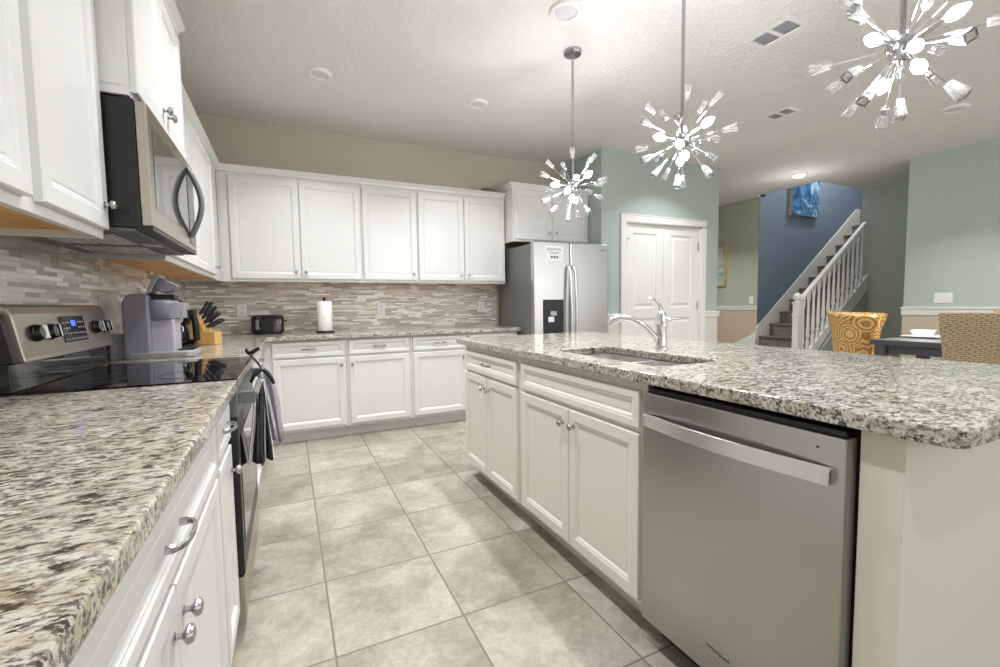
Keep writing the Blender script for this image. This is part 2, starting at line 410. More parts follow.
for x0, x1, hx in ((DX0+0.016, mid-0.0015, DX0+0.02), (mid+0.0015, DX1-0.016, DX1-0.02)):
    lf = leaf(x0, x1, 0.70, 0.012, DZ-0.017, [(0.20, 0.985), (1.105, 1.985)]).build('door_leaf', M['trim'], dr)
    for hz in (0.25, 1.13, 1.86):
        h = MB().tube([(hx, 0.694, hz-0.05), (hx, 0.694, hz+0.05)], 0.007, 8); h.box(hx-0.012, hx+0.012, 0.697, 0.7, hz-0.045, hz+0.045)
        if hz > 1.8: h.tube([(hx, 0.69, hz+0.045), (hx+(0.035 if hx < mid else -0.035), 0.672, hz+0.05)], 0.006, 6)
        h.build('hinge', M['nickel'], lf)

# hall: olive wall, blue stair wall, grey-green wall, right wall
struct('wall_hall', MB().box(6.95, 7.07, 1.51, 5.4, 0, ZC), M['olive'])
struct('wall_hall_end', MB().box(4.95, 6.95, 5.3, 5.4, 0, ZC), M['olive'])
struct('wall_hall_wainscot', MB().box(6.944, 6.95, 1.505, 5.3, 0.1, 1.03), M['tan'])
struct('trim_2', MB().prism([(6.944-d, 1.5, 1.02+h) for d, h in rail_profile(0.07)], (0, 3.8, 0)), M['trim'])
struct('baseboard_hall', MB().box(6.932, 6.944, 1.5, 5.3, 0, 0.12), M['trim'], bevel=0.003)
struct('trim_4', MB().prism([(6.944, 1.505, 0.12), (6.944, 1.505, 0.66), (6.944, 1.98, 0.39), (6.944, 2.4, 0.12)], (-0.012, 0, 0)), M['trim'])
struct('wall_stair', MB().box(6.95, 10.5, 1.5, 1.51, 0, 4.6), M['blue'])
struct('wall_stair_core', MB().box(7.07, 10.5, 1.51, 1.62, 0, 4.6), M['blue'])
struct('wall_stair_end', MB().box(10.38, 10.5, 0.56, 1.5, 0, 4.6), M['blue'])
sw = MB(); sw.box(7.985, 10.38, 0.45, 0.555, 0, 4.6); sw.box(6.86, 7.985, 0.45, 0.56, ZC+0.14, 4.6)
struct('wall_stair_near', sw, M['greygreen'])
struct('wall_stair_upper', MB().box(6.75, 6.86, 0.45, 1.62, ZC+0.14, 4.6), M['blue'])
struct('ceiling_upper', MB().box(6.75, 10.5, 0.45, 1.62, 4.6, 4.7), M['ceil'])
struct('wall_living', MB().box(7.985, 8.08, -5.2, 0.45, 0, ZC), M['greygreen'])
rw = MB().box(6.84, 6.96, -4.2, -0.49, 0, ZC)
struct('wall_right', rw, M['sage2'])
struct('wall_right_wainscot', MB().box(6.834, 6.84, -4.2, -0.484, 0.1, 0.985), M['tan2'])
rr = MB(); rr.box(6.822, 6.834, -4.2, -0.475, 0.975, 1.075); rr.box(6.812, 6.834, -4.2, -0.468, 1.05, 1.075); rr.box(6.834, 6.97, -0.484, -0.472, 0.975, 1.075)
struct('trim_3', rr, M['trim'], bevel=0.003)
struct('baseboard_right', MB().box(6.82, 6.834, -4.2, -0.484, 0, 0.12), M['trim'], bevel=0.003)

# backsplash mosaic
struct('wall_backsplash_back', MB().box(XL+0.01, 2.11, YB-0.01, YB, CT, 1.42), M['mosx'])
struct('wall_backsplash_left', MB().box(XL, XL+0.01, -4.0, YB, CT, 1.50), M['mosy'])

# ------------------------------------------------------------------ cabinets
def door_panel(x0, x1, z0, z1, st=0.055, y=0.0):
    def r(i, yy): return [(x0+i, yy, z0+i), (x1-i, yy, z0+i), (x1-i, yy, z1-i), (x0+i, yy, z1-i)]
    return MB().loops([r(0, y), r(0, y-0.017), r(0.003, y-0.02), r(st-0.012, y-0.02), r(st-0.006, y-0.0165), r(st-0.002, y-0.0165), r(st+0.006, y-0.009), r(st+0.010, y-0.009), r(st+0.014, y-0.0105)])
def knob(x, z, parent, y=-0.02, r=0.0155):
    return MB().lathe([(0.009, 0), (0.009, 0.002), (0.0055, 0.004), (0.005, 0.012), (0.009, 0.015), (r, 0.019), (r, 0.024), (r*0.8, 0.029), (r*0.35, 0.031)], (x, y, z), (0, -1, 0), 16).build('knob', M['nickel'], parent, smooth=True)
def pull(x, z, parent, y=-0.02, L=0.105):
    pts = [(x-L/2, y, z), (x-L/2, y-0.012, z)] + [(x-L/2*math.cos(t), y-0.014-0.016*math.sin(t), z) for t in [PI*i/8 for i in range(9)]] + [(x+L/2, y-0.012, z), (x+L/2, y, z)]
    return MB().tube(pts, [0.0062, 0.0062] + [0.0048]*9 + [0.0062, 0.0062], 8, 1.25, 0.8).build('pull_handle', M['nickel'], parent, smooth=True)
def cabinet(name, label, loc, rotz, W, D, z0, z1, doors=(), drawers=(), kind='base', crown=None, hollow=False, m=None, group=None, toe_depth=0.075, toe_from=0.0, toe_to=None):
    m = m or M['cab']
    c = thing(name, label, 'cabinet', loc, rotz, group)
    b = MB()
    if kind == 'base':
        if hollow:
            b.box(0, 0.018, 0.0205, D-0.0125, z0, z1); b.box(W-0.018, W, 0.0205, D-0.0125, z0, z1); b.box(0, W, D-0.012, D, z0, z1); b.box(0.0185, W-0.0185, 0.0305, D-0.0125, z0, z0+0.018)
            b.box(0, 0.045, 0, 0.02, z0, z1); b.box(W-0.045, W, 0, 0.02, z0, z1)
            for za, zb in ((z0, z0+0.03), (0.70, 0.755), (z1-0.045, z1)): b.box(0.0453, W-0.0453, 0.0003, 0.0197, za+0.0003, zb-0.0003)
            b.box(0.0455, W-0.0455, 0.0205, 0.03, z0+0.001, z1-0.001)
        else: b.box(0, W, 0, D, z0, z1)
        b.build('body', m, c, 0.0015)
        MB().box(toe_from, W if toe_to is None else toe_to, toe_depth, D, 0, z0-0.0005).build('toe_kick', m, c)
    else:
        b.box(0, W, 0, D, z0+0.028, z1); b.box(0, W, 0, 0.02, z0, z0+0.028); b.box(0, 0.016, 0.02, D, z0, z0+0.028); b.box(W-0.016, W, 0.02, D, z0, z0+0.028)
        b.build('body', m, c, 0.0015)
        MB().box(0.017, W-0.017, 0.021, D, z0+0.02, z0+0.0275).build('underside_panel', M['rawwood'], c)
    for x0, x1, za, zb, kx, kz in doors:
        d = door_panel(x0, x1, za, zb).build('door', m, c)
        if kx is not None: knob(kx, kz, d)
    for x0, x1, za, zb, px in drawers:
        d = door_panel(x0, x1, za, zb, 0.038).build('drawer' if px is not None else 'false_front', m, c)
        if px is not None: pull(px, (za+zb)/2, d)
    if crown:
        a, bnd, left, right = crown
        prof = [(0.0, -0.055), (-0.012, -0.052), (-0.016, -0.03), (-0.034, -0.008), (-0.038, 0.0), (0, 0)]
        cm = MB(); rings = []
        # path: optional return on the left side, front, optional return on the right
        P0 = []
        for dy, dz in prof:
            o = -dy; pts = []
            if left: pts.append((a-o, D))
            pts.append((a-(o if left else 0), -o)); pts.append((bnd+(o if right else 0), -o))
            if right: pts.append((bnd+o, D))
            P0.append([(x, y, z1+0.055+dz) for x, y in pts])
        rings = [[P0[k][i] for k in range(len(prof))] for i in range(len(P0[0]))]
        cm.loops(rings); cm.build('crown_molding', m, c)
    return c

RZ = {'L': PI/2, 'I': -PI/2, 'B': 0.0}
# --- back wall base cabinets, face frame y=0.805
YF = 0.805; bz0, bz1 = 0.10, CB-0.001
def back_base(x0, x1, label, knob_at, dl=0.02):
    W = x1-x0; dl = 0.075 if x0 < -0.3 else 0.02; kx = W-0.045 if knob_at == 'r' else 0.045
    return cabinet('base_cabinet', label, (x0, YF, 0), 0, W, YB-YF-0.002, bz0, bz1, [(dl, W-0.02, 0.125, 0.728, kx, 0.66)], [(dl, W-0.02, 0.748, 0.876, (dl+W-0.02)/2)], group='base cabinets along the back wall')
back_base(-0.308, 0.355, 'white base cabinet standing behind the hanging towels, under the toaster', 'r')
back_base(0.357, 0.935, 'middle white base cabinet on the back wall, with its door knob at the upper left', 'l')
back_base(0.937, 1.505, 'white base cabinet partly hidden by the far end of the island', 'r')
back_base(1.507, 2.075, 'white base cabinet beside the refrigerator, mostly hidden behind the island', 'l')
# corner filler between the two runs (part of the left far run)
# --- left far base cabinet (beyond the range), face frame x=-0.31
lf = cabinet('base_cabinet', 'white corner base cabinet between the range and the back wall cabinets', (-0.31, -0.825, 0), RZ['L'], 1.62, -0.31-XL-0.012, bz0, bz1,
             [(0.02, 0.60, 0.125, 0.728, 0.06, 0.66), (0.62, 1.25, 0.125, 0.728, 1.19, 0.66)], [(0.02, 0.60, 0.748, 0.876, 0.31), (0.62, 1.25, 0.748, 0.876, 0.93)])
# --- left near base cabinets
DL = -0.31-XL-0.012
lw = cabinet('base_cabinet', 'narrow white base cabinet with one drawer right beside the oven', (-0.31, -1.915, 0), RZ['L'], 0.305, DL, bz0, bz1,
        [(0.025, 0.295, 0.125, 0.715, 0.255, 0.637)], [(0.025, 0.295, 0.738, 0.872, 0.16)], group='near left base cabinets')
cabinet('base_cabinet', 'wide white base cabinet under the near granite counter with two round knobs meeting', (-0.31, -2.992, 0), RZ['L'], 1.075, DL, bz0, bz1,
        [(0.02, 0.535, 0.125, 0.708, 0.500, 0.637), (0.539, 1.055, 0.125, 0.708, 0.574, 0.637)], [(0.02, 1.055, 0.726, 0.860, 0.537)], group='near left base cabinets')
cabinet('base_cabinet', 'white base cabinet at the bottom left corner, nearest the camera', (-0.31, -3.60, 0), RZ['L'], 0.606, DL, bz0, bz1,
        [(0.02, 0.586, 0.125, 0.715, 0.06, 0.637)], [(0.02, 0.586, 0.738, 0.872, 0.30)], group='near left base cabinets')
# --- upper cabinets: back wall, face frame y=1.105
UZ0, UZ1 = 1.40, 2.325; YU = 1.105; DU = YB-YU-0.002
cabinet('wall_cabinet', 'white double-door wall cabinet at the left corner of the back wall', (-0.60, YU, 0), 0, 1.168, DU, UZ0, UZ1,
        [(0.085, 0.622, UZ0+0.028, UZ1-0.03, 0.585, 1.487), (0.632, 1.155, UZ0+0.028, UZ1-0.03, 0.668, 1.487)], kind='wall', crown=(0, 1.168, False, False), group='wall cabinets on the back wall')
cabinet('wall_cabinet', 'white single-door wall cabinet in the middle of the back wall', (0.569, YU, 0), 0, 0.537, DU, UZ0, UZ1,
        [(0.010, 0.527, UZ0+0.028, UZ1-0.03, 0.49, 1.487)], kind='wall', crown=(0, 0.537, False, False), group='wall cabinets on the back wall')
cabinet('wall_cabinet', 'white double-door wall cabinet left of the refrigerator', (1.107, YU, 0), 0, 0.985, DU, UZ0, UZ1,
        [(0.012, 0.495, UZ0+0.028, UZ1-0.03, 0.455, 1.487), (0.505, 0.973, UZ0+0.028, UZ1-0.03, 0.545, 1.487)], kind='wall', crown=(0, 0.985, False, False), group='wall cabinets on the back wall')
cabinet('wall_cabinet', 'short deep white wall cabinet above the refrigerator', (2.097, 0.92, 0), 0, 0.978, YB-0.92-0.002, 1.845, 2.40,
        [(0.02, 0.478, 1.87, 2.375, 0.438, 1.95), (0.484, 0.958, 1.87, 2.375, 0.524, 1.95)], kind='wall', crown=(0, 0.978, True, False))
# --- upper cabinets: left wall, frame x=-0.60
DXU = -0.60-XL-0.002
cabinet('wall_cabinet', 'white wall cabinet in the corner, just past the microwave', (-0.60, -0.815, 0), RZ['L'], 1.90, DXU, UZ0, UZ1,
        [(0.02, 0.72, UZ0+0.028, UZ1-0.03, 0.06, 1.487), (0.73, 1.52, UZ0+0.028, UZ1-0.03, 1.48, 1.487)], kind='wall', crown=(0, 1.92, False, False), group='wall cabinets on the left wall')
cabinet('wall_cabinet', 'white wall cabinet at the top left, near side of the microwave', (-0.60, -2.48, 0), RZ['L'], 0.895, DXU, UZ0-0.01, UZ1,
        [(0.02, 0.432, UZ0+0.018, UZ1-0.03, 0.06, 1.487), (0.480, 0.882, UZ0+0.018, UZ1-0.03, 0.850, 1.487)], kind='wall', crown=(0, 0.895, False, False), group='wall cabinets on the left wall')
cabinet('wall_cabinet', 'raised white wall cabinet directly above the microwave', (-0.515, -1.582, 0), RZ['L'], 0.764, -0.515-XL-0.002, 1.835, 2.415,
        [(0.015, 0.378, 1.85, 2.39, 0.345, 1.925), (0.386, 0.749, 1.85, 2.39, 0.419, 1.925)], kind='wall', crown=(0, 0.764, True, True))

# ------------------------------------------------------------------ countertops
def slab(name, outer, hole, z0, z1, label, bevel=0.006):
    bm = bmesh.new(); es = []
    def loop(pts):
        vs = [bm.verts.new((x, y, z1)) for x, y in pts]
        return [bm.edges.new((vs[i], vs[(i+1) % len(vs)])) for i in range(len(vs))]
    es += loop(outer)
    if hole: es += loop(hole)
    bmesh.ops.triangle_fill(bm, use_beauty=True, use_dissolve=False, edges=es)
    r = bmesh.ops.extrude_face_region(bm, geom=bm.faces[:])
    bmesh.ops.translate(bm, vec=(0, 0, z0-z1), verts=[g for g in r['geom'] if isinstance(g, bmesh.types.BMVert)])
    bmesh.ops.dissolve_limit(bm, angle_limit=0.01, verts=bm.verts, edges=bm.edges)
    mb = MB(); mb.bm.free(); mb.bm = bm
    o = mb.build(name, M['granite'], None, bevel, seg=3)
    return tag(o, label, 'countertop')
slab('countertop', [(XL+0.011, -3.75), (-0.265, -3.75), (-0.265, -1.604), (XL+0.011, -1.604)], None, CB, CT, 'speckled granite counter at lower left, between the camera and the range')
slab('countertop', [(XL+0.011, -0.822), (-0.265, -0.822), (-0.265, 0.715), (-0.225, 0.755), (2.095, 0.755), (2.095, YB-0.011), (XL+0.011, YB-0.011)], None, CB, CT, 'L-shaped granite counter running from the range along the back wall')
IX0, IX1, IY0, IY1 = 0.953, 2.115, -3.012, -0.40
CTI, CBI = 0.943, 0.907   # island top sits slightly higher
def rounded(x0, x1, y0, y1, r, n=5):
    p = []
    for cx, cy, a in ((x0+r, y0+r, PI), (x1-r, y0+r, 1.5*PI), (x1-r, y1-r, 0), (x0+r, y1-r, PI/2)):
        p += [(cx+r*math.cos(a+PI/2*i/n), cy+r*math.sin(a+PI/2*i/n)) for i in range(n+1)]
    return p
SX0, SX1, SY0, SY1 = 1.10, 1.44, -2.16, -1.455
slab('countertop', rounded(IX0, IX1, IY0, IY1, 0.035), rounded(SX0, SX1, SY0, SY1, 0.06), CBI, CTI, 'large granite island top with the sink and faucet in it')

# ------------------------------------------------------------------ island
XI = 0.99; ID = 0.60
cabinet('base_cabinet', 'cream island cabinet with drawer and two doors at the far end', (XI, -0.515, 0), RZ['I'], 0.79, ID, bz0, CBI-0.002,
        [(0.022, 0.382, 0.115, 0.728, 0.345, 0.66), (0.388, 0.772, 0.115, 0.728, 0.425, 0.66)], [(0.022, 0.772, 0.745, 0.872, 0.395)], m=M['isl'], group='island cabinets')
cabinet('base_cabinet', 'cream island sink cabinet with two doors, beside the dishwasher', (XI, -1.307, 0), RZ['I'], 0.912, ID, bz0, CBI-0.002,
        [(0.035, 0.462, 0.125, 0.722, 0.425, 0.655), (0.468, 0.890, 0.125, 0.722, 0.505, 0.655)], [(0.035, 0.890, 0.742, 0.872, None)], m=M['isl'], hollow=True, group='island cabinets')
kw = MB()
kw.box(XI-0.005, 1.75, -2.920, -2.842, 0, CBI-0.001); kw.box(1.60, 1.75, -2.842, -0.515, 0, CBI-0.001)
struct('wall_island', kw, M['knee'], bevel=0.003)
struct('baseboard_island', MB().box(XI+0.01, 1.76, -2.932, -2.920, 0, 0.1), M['trim'], bevel=0.003)

# sink
sk = thing('sink', 'double-bowl stainless undermount sink set in the island top', 'sink', (0, 0, 0))
def bowl(x0, x1, y0, y1, zt, zb, t=0.006):
    mb = MB()
    def rr(i, z, r): return [(x, y, z) for x, y in rounded(x0+i, x1-i, y0+i, y1-i, r, 4)]
    mb.loops([rr(-0.012, zt, 0.06), rr(0, zt, 0.055), rr(0.006, zb+0.03, 0.05), rr(0.03, zb, 0.05)], cap0=False, cap1=True)
    return mb
dv = -1.815
for y0, y1 in ((SY0-0.004, dv-0.012), (dv+0.012, SY1+0.004)):
    bo = bowl(SX0-0.004, SX1+0.004, y0, y1, CBI-0.0015, 0.725).build('basin', M['sinksteel'], sk, smooth=True)
    s = bo.modifiers.new('thick', 'SOLIDIFY'); s.thickness = 0.002
    MB().lathe([(0.045, 0), (0.045, 0.003), (0.03, 0.004), (0.026, 0.001), (0.005, 0.0015)], ((SX0+SX1)/2, (y0+y1)/2, 0.7262), (0, 0, 1), 20).build('drain', M['chrome'], bo, smooth=True)
# faucet
fx, fy = 1.585, -1.69
fc = thing('faucet', 'chrome pull-out kitchen faucet with tall lever standing behind the sink', 'faucet', (fx, fy, CTI))
MB().lathe([(0.031, 0), (0.031, 0.006), (0.027, 0.012), (0.0245, 0.02), (0.024, 0.11), (0.027, 0.116), (0.027, 0.128), (0.023, 0.135), (0.023, 0.165), (0.019, 0.185), (0.010, 0.197), (0.003, 0.2)], (0, 0, 0), (0, 0, 1), 24).build('body', M['chrome'], fc, smooth=True)
sd = Vector((-0.80, 0.60, 0)).normalized()
def sp(d, z): return tuple(sd*d*0.86 + Vector((0, 0, z*0.90)))
MB().tube([sp(0.005, 0.03), sp(0.03, 0.062), sp(0.075, 0.112), sp(0.12, 0.148), sp(0.17, 0.172), sp(0.215, 0.180)], [0.015, 0.0165, 0.0165, 0.0165, 0.0175, 0.018], 14).build('spout', M['chrome'], fc, smooth=True)
MB().tube([sp(0.205, 0.179), sp(0.225, 0.181), sp(0.255, 0.175), sp(0.285, 0.158), sp(0.298, 0.143)], [0.0185, 0.021, 0.0225, 0.0225, 0.019], 14).build('spray_head', M['chrome'], fc, smooth=True)
ld = Vector((0.55, -0.83, 0))
MB().tube([tuple(-ld*0.0 + Vector((0, 0, 0.19))), (-0.004, 0.004, 0.215), (-0.012, 0.012, 0.24), (-0.026, 0.026, 0.258), (-0.044, 0.042, 0.264)], [0.010, 0.009, 0.008, 0.0075, 0.006], 10, 1.2, 0.8).build('lever', M['chrome'], fc, smooth=True)
MB().tube([tuple(ld*0.02 + Vector((0, 0, 0.15))), tuple(ld*0.045 + Vector((0, 0, 0.15))), tuple(ld*0.05 + Vector((0, 0, 0.15))), tuple(ld*0.085 + Vector((0, 0, 0.156)))], [0.013, 0.011, 0.006, 0.005], 10).build('side_handle', M['chrome'], fc, smooth=True)

fc.scale = (1, 1, 0.96)

# dishwasher (front faces -x)
dwx = 0.958
dw = thing('dishwasher', 'stainless steel dishwasher with a wide bar handle in the island', 'dishwasher', (dwx, -2.229, 0), RZ['I'])
MB().box(0.001, 0.611, 0.045, 0.60, 0.09, CBI-0.003).build('tub', M['dark'], dw)
dp_ = MB().box(0.001, 0.601, 0, 0.008, 0.098, 0.878).build('door_panel', M['steel'], dw, 0.003)
MB().box(0.002, 0.600, 0.008, 0.044, 0.099, 0.877).build('door_edge', M['dwedge'], dp_)
MB().box(0.012, 0.596, 0.012, 0.044, 0.8785, 0.892).build('control_strip', M['black'], dw, 0.002)
hp = [(0.018 + 0.560*i/12, -0.016-0.024*math.sin(PI*i/12)) for i in range(13)]
hb = MB(); rings = []
for x, y in hp: rings.append([(x, y, 0.770), (x, y+0.010, 0.770), (x, y+0.010, 0.812), (x, y, 0.812)])
hb.loops(rings)
for x in (0.018, 0.566): hb.box(x, x+0.012, -0.02, 0, 0.775, 0.807)
hb.build('handle', M['steelbright'], dw, 0.003)
MB().box(0.006, 0.606, 0.09, 0.12, 0.0, 0.088).build('toe_panel', M['black'], dw)
MB().lathe([(0.003, 0), (0.003, 0.001)], (0.545, 0, 0.848), (0, -1, 0), 10).build('indicator', M['black'], dw)
def text(name, body, size, m, parent, loc, rot):
    cu = bpy.data.curves.new(name, 'FONT'); cu.body = body; cu.size = size; cu.extrude = 0.0004; cu.align_x = 'CENTER'; cu.align_y = 'CENTER'
    tmp = bpy.data.objects.new(name+'_curve', cu); COL.objects.link(tmp)
    dg = bpy.context.evaluated_depsgraph_get(); me = bpy.data.meshes.new_from_object(tmp.evaluated_get(dg))
    bpy.data.objects.remove(tmp); me.materials.clear(); me.materials.append(m); me.name = name
    o = bpy.data.objects.new(name, me); COL.objects.link(o); o.parent = parent; o.location = loc; o.rotation_euler = rot
    return o
text('logo', 'Whirlpool', 0.0175, M['ink'], dw, (0.302, -0.0006, 0.183), (PI/2, 0, 0))

# ------------------------------------------------------------------ range (front faces +x)
rgx = -0.272; RW = 0.768
rg = thing('range', 'stainless electric range with black glass cooktop', 'range', (rgx, -1.598, 0), RZ['L'])
RD = rgx-XL-0.012
MB().box(0.004, RW-0.004, 0.035, RD-0.004, 0.03, 0.905).build('body', M['black'], rg)
ck = MB().box(0, RW, -0.004, RD-0.08, 0.906, 0.934).build('cooktop', M['blackgloss'], rg, 0.004)
MB().box(-0.0, RW, -0.012, -0.004, 0.908, 0.932).build('cooktop_trim', M['steelwarm'], rg, 0.003)
M['burner'] = mat('burner_ring_grey', '#3a3a3d', 0.2)
for bx, by, br in ((0.2, 0.16, 0.10), (0.57, 0.16, 0.08), (0.2, 0.42, 0.075), (0.57, 0.42, 0.10)):
    MB().lathe([(br, 0), (br, 0.0006), (br-0.004, 0.0006), (br-0.004, 0)], (bx, by, 0.9341), (0, 0, 1), 40, cap=False).build('burner_ring', M['burner'], ck)
od = MB().box(0.004, RW-0.004, 0, 0.033, 0.235, 0.898).build('oven_door', M['black'], rg, 0.003)
MB().box(0.002, RW-0.002, -0.003, 0.030, 0.80, 0.895).build('door_top_trim', M['greymetal'], od, 0.003)
MB().box(0.06, RW-0.06, -0.002, 0.02, 0.33, 0.72).build('window', M['glassdark'], od)
hd = MB().tube([(0.05, -0.052, 0.862), (RW-0.05, -0.052, 0.862)], 0.0125, 14)
for x in (0.05, RW-0.05): hd.box(x-0.014, x+0.014, -0.056, -0.002, 0.838, 0.880)
hd.build('handle', M['greymetal'], od, 0.002)
MB().box(0.004, RW-0.004, 0.002, 0.033, 0.075, 0.228).build('storage_drawer', M['steelwarm'], rg, 0.003)
for x in (0.05, RW-0.05):
    for y in (0.07, RD-0.08): MB().lathe([(0.02, 0), (0.02, 0.012), (0.012, 0.016), (0.012, 0.031)], (x, y, 0), (0, 0, 1), 12).build('foot', M['black'], rg)
# backguard: black riser, leaning stainless control panel
yb = RD-0.004
gp = [(yb-0.070, 0.9345), (yb-0.068, 1.02), (yb, 1.02), (yb, 0.9345)]
MB().prism([(0.006, y, z) for y, z in gp], (RW-0.012, 0, 0)).build('backguard_riser', M['blackgloss'], rg, 0.003)
pn = [(yb-0.096, 1.02), (yb-0.092, 1.032), (yb-0.070, 1.165), (yb-0.060, 1.186), (yb-0.045, 1.195), (yb, 1.195), (yb, 1.02)]
cp = MB().prism([(0.035, y, z) for y, z in pn], (RW-0.035, 0, 0)).build('control_panel', M['steelwarm'], rg, 0.004)
ep = [(yb-0.078, 1.022), (yb-0.056, 1.15), (yb-0.045, 1.17), (yb-0.002, 1.17), (yb-0.002, 1.022)]
MB().prism([(0.006, y, z) for y, z in ep], (0.029, 0, 0)).build('end_vent', M['black'], cp)
nrm = Vector((0, -0.133, 0.022)).normalized(); tng = Vector((0, 0.022, 0.133)).normalized()
def onpanel(x, t, out=0.0):   # t metres up the slope from its lower edge
    return Vector((x, yb-0.092, 1.032)) + tng*t + nrm*out
def slope_box(x0, x1, t0, t1, h, h0=0.0):
    a = [onpanel(x0, t0, h0), onpanel(x1, t0, h0), onpanel(x1, t1, h0), onpanel(x0, t1, h0)]
    return MB().prism(a, nrm*h)
dp = slope_box(0.318, 0.515, 0.028, 0.122, 0.003).build('display', M['blackgloss'], cp)
slope_box(0.398, 0.430, 0.086, 0.106, 0.001, 0.0031).build('digits', M['digits'], dp)
M['btn'] = mat('button_print', '#a9abb0', 0.6)
bt = MB()
for i in range(9):
    for j in range(4):
        if 3 <= i <= 5 and j > 1: continue
        x = 0.328 + i*0.0205; t = 0.036 + j*0.02
        a = [onpanel(x, t, 0.0031), onpanel(x+0.011, t, 0.0031), onpanel(x+0.011, t+0.006, 0.0031), onpanel(x, t+0.006, 0.0031)]
        bt.prism(a, nrm*0.0005)
bo = bt.build('button', M['btn'], dp)
for kx in (0.135, 0.225, 0.615, 0.705):
    c = onpanel(kx, 0.073)
    k = MB().lathe([(0.027, 0), (0.027, 0.006), (0.0245, 0.008), (0.023, 0.018), (0.021, 0.021), (0.004, 0.0215)], tuple(c), tuple(nrm), 20).build('control_knob', M['black'], cp, smooth=True)
    u = Vector((1, 0, 0))
    a = [c + nrm*0.021 + u*sx*0.0045 + tng*sy*0.022 for sx, sy in ((-1, -1), (1, -1), (1, 1), (-1, 1))]
    MB().prism(a, nrm*0.012).build('knob_grip', M['chrome'], k, 0.001)

# ------------------------------------------------------------------ over-the-range microwave
mwx = -0.475; mz0, mz1 = 1.432, 1.828; MW = 0.757
mw = thing('microwave', 'stainless microwave with a curved handle mounted above the range', 'microwave', (mwx, -1.578, 0), RZ['L'])
MD = mwx-XL-0.012
MB().box(0, MW, 0.031, MD, mz0, mz1).build('case', M['black'], mw, 0.003)
md = MB().box(0.001, MW-0.001, 0, 0.030, mz0+0.006, mz1-0.004).build('door', M['steelwarm'], mw, 0.004)
MB().box(0.045, 0.575, -0.002, 0.01, mz0+0.07, mz1-0.055).build('window', mat('microwave_window', '#8d8b87', 0.05, 0.9), md, 0.004)
MB().box(0.600, 0.735, -0.002, 0.01, mz0+0.03, mz1-0.04).build('control_panel', M['blackgloss'], md, 0.003)
hz0, hz1 = mz0+0.055, mz1-0.04; hp = []
for s in (1,):
    hp = [(0.60, -0.004-0.046*math.sin(PI*i/14), hz0+(hz1-hz0)*i/14) for i in range(15)]
MB().tube(hp, [0.008]+[0.0115]*13+[0.008], 12).build('handle', M['greymetal'], md, smooth=True)
un = MB().box(0.01, MW-0.01, 0.05, MD-0.02, mz0-0.012, mz0).build('vent_base', M['greymetal'], mw, 0.002)
for x0 in (0.06, 0.42):
    g = MB()
    g.box(x0, x0+0.28, 0.12, 0.34, mz0-0.016, mz0-0.0125)
    for i in range(9): g.box(x0+0.01, x0+0.27, 0.135+i*0.022, 0.143+i*0.022, mz0-0.019, mz0-0.0155)
    g.build('grease_filter', M['nickel'], un)
MB().box(0.34, 0.41, 0.06, 0.11, mz0-0.014, mz0-0.0121).build('lamp_lens', M['lens'], un)
lo = MB().box(0.0, MW, 0.002, 0.05, mz0-0.006, mz0+0.005); lo.build('lower_grille', M['black'], mw)

# ------------------------------------------------------------------ refrigerator (front faces -y)
FX0, FX1, FY, FZ = 2.125, 3.055, 0.53, 1.80
FW = FX1-FX0
fr = thing('refrigerator', 'stainless side-by-side refrigerator with ice dispenser', 'refrigerator', (FX0, FY, 0), 0)
MB().box(0.004, FW-0.004, 0.075, 0.80, 0.03, FZ-0.02).build('cabinet_shell', M['greymetal'], fr, 0.006)
MB().box(0.02, FW-0.02, 0.09, 0.5, 0, 0.03).build('base_grille', M['black'], fr)
sp_x = 0.437
for nm, x0, x1 in (('freezer_door', 0, sp_x-0.003), ('fridge_door', sp_x+0.003, FW)):
    d = MB().box(x0, x1, 0, 0.068, 0.06, FZ).build(nm, M['steelv'], fr, 0.012, seg=4)
    hx = sp_x-0.031 if nm == 'freezer_door' else sp_x+0.029
    pts = [(hx, -0.004, 1.56), (hx, -0.03, 1.55), (hx, -0.05, 1.50)] + [(hx, -0.05-0.022*math.sin(PI*i/10), 1.48-0.92*i/10) for i in range(11)] + [(hx, -0.05, 0.54), (hx, -0.03, 0.49), (hx, -0.004, 0.48)]
    MB().tube(pts, 0.0165, 12, 1.0, 1.0).build('handle', M['steelbright'], d, smooth=True)
    if nm == 'freezer_door':
        dsp = MB()
        dsp.box(0.108, 0.348, -0.006, 0.001, 0.87, 0.885); dsp.box(0.108, 0.348, -0.006, 0.001, 1.10, 1.215); dsp.box(0.108, 0.123, -0.006, 0.001, 0.885, 1.10); dsp.box(0.333, 0.348, -0.006, 0.001, 0.885, 1.10)
        dsp.box(0.123, 0.333, -0.0015, 0.0005, 0.885, 1.10)
        dd = dsp.build('ice_dispenser', M['black'], d, 0.002)
        MB().box(0.185, 0.26, -0.02, -0.002, 1.05, 1.098).build('chute', M['silverp'], dd, 0.004)
        MB().box(0.165, 0.23, -0.016, -0.002, 0.985, 1.04).build('paddle', M['white'], dd, 0.004)
    else:
        text('logo', 'Whirlpool', 0.018, M['ink'], d, (0.40-0.0+0.45, -0.0006, 1.735), (PI/2, 0, 0))
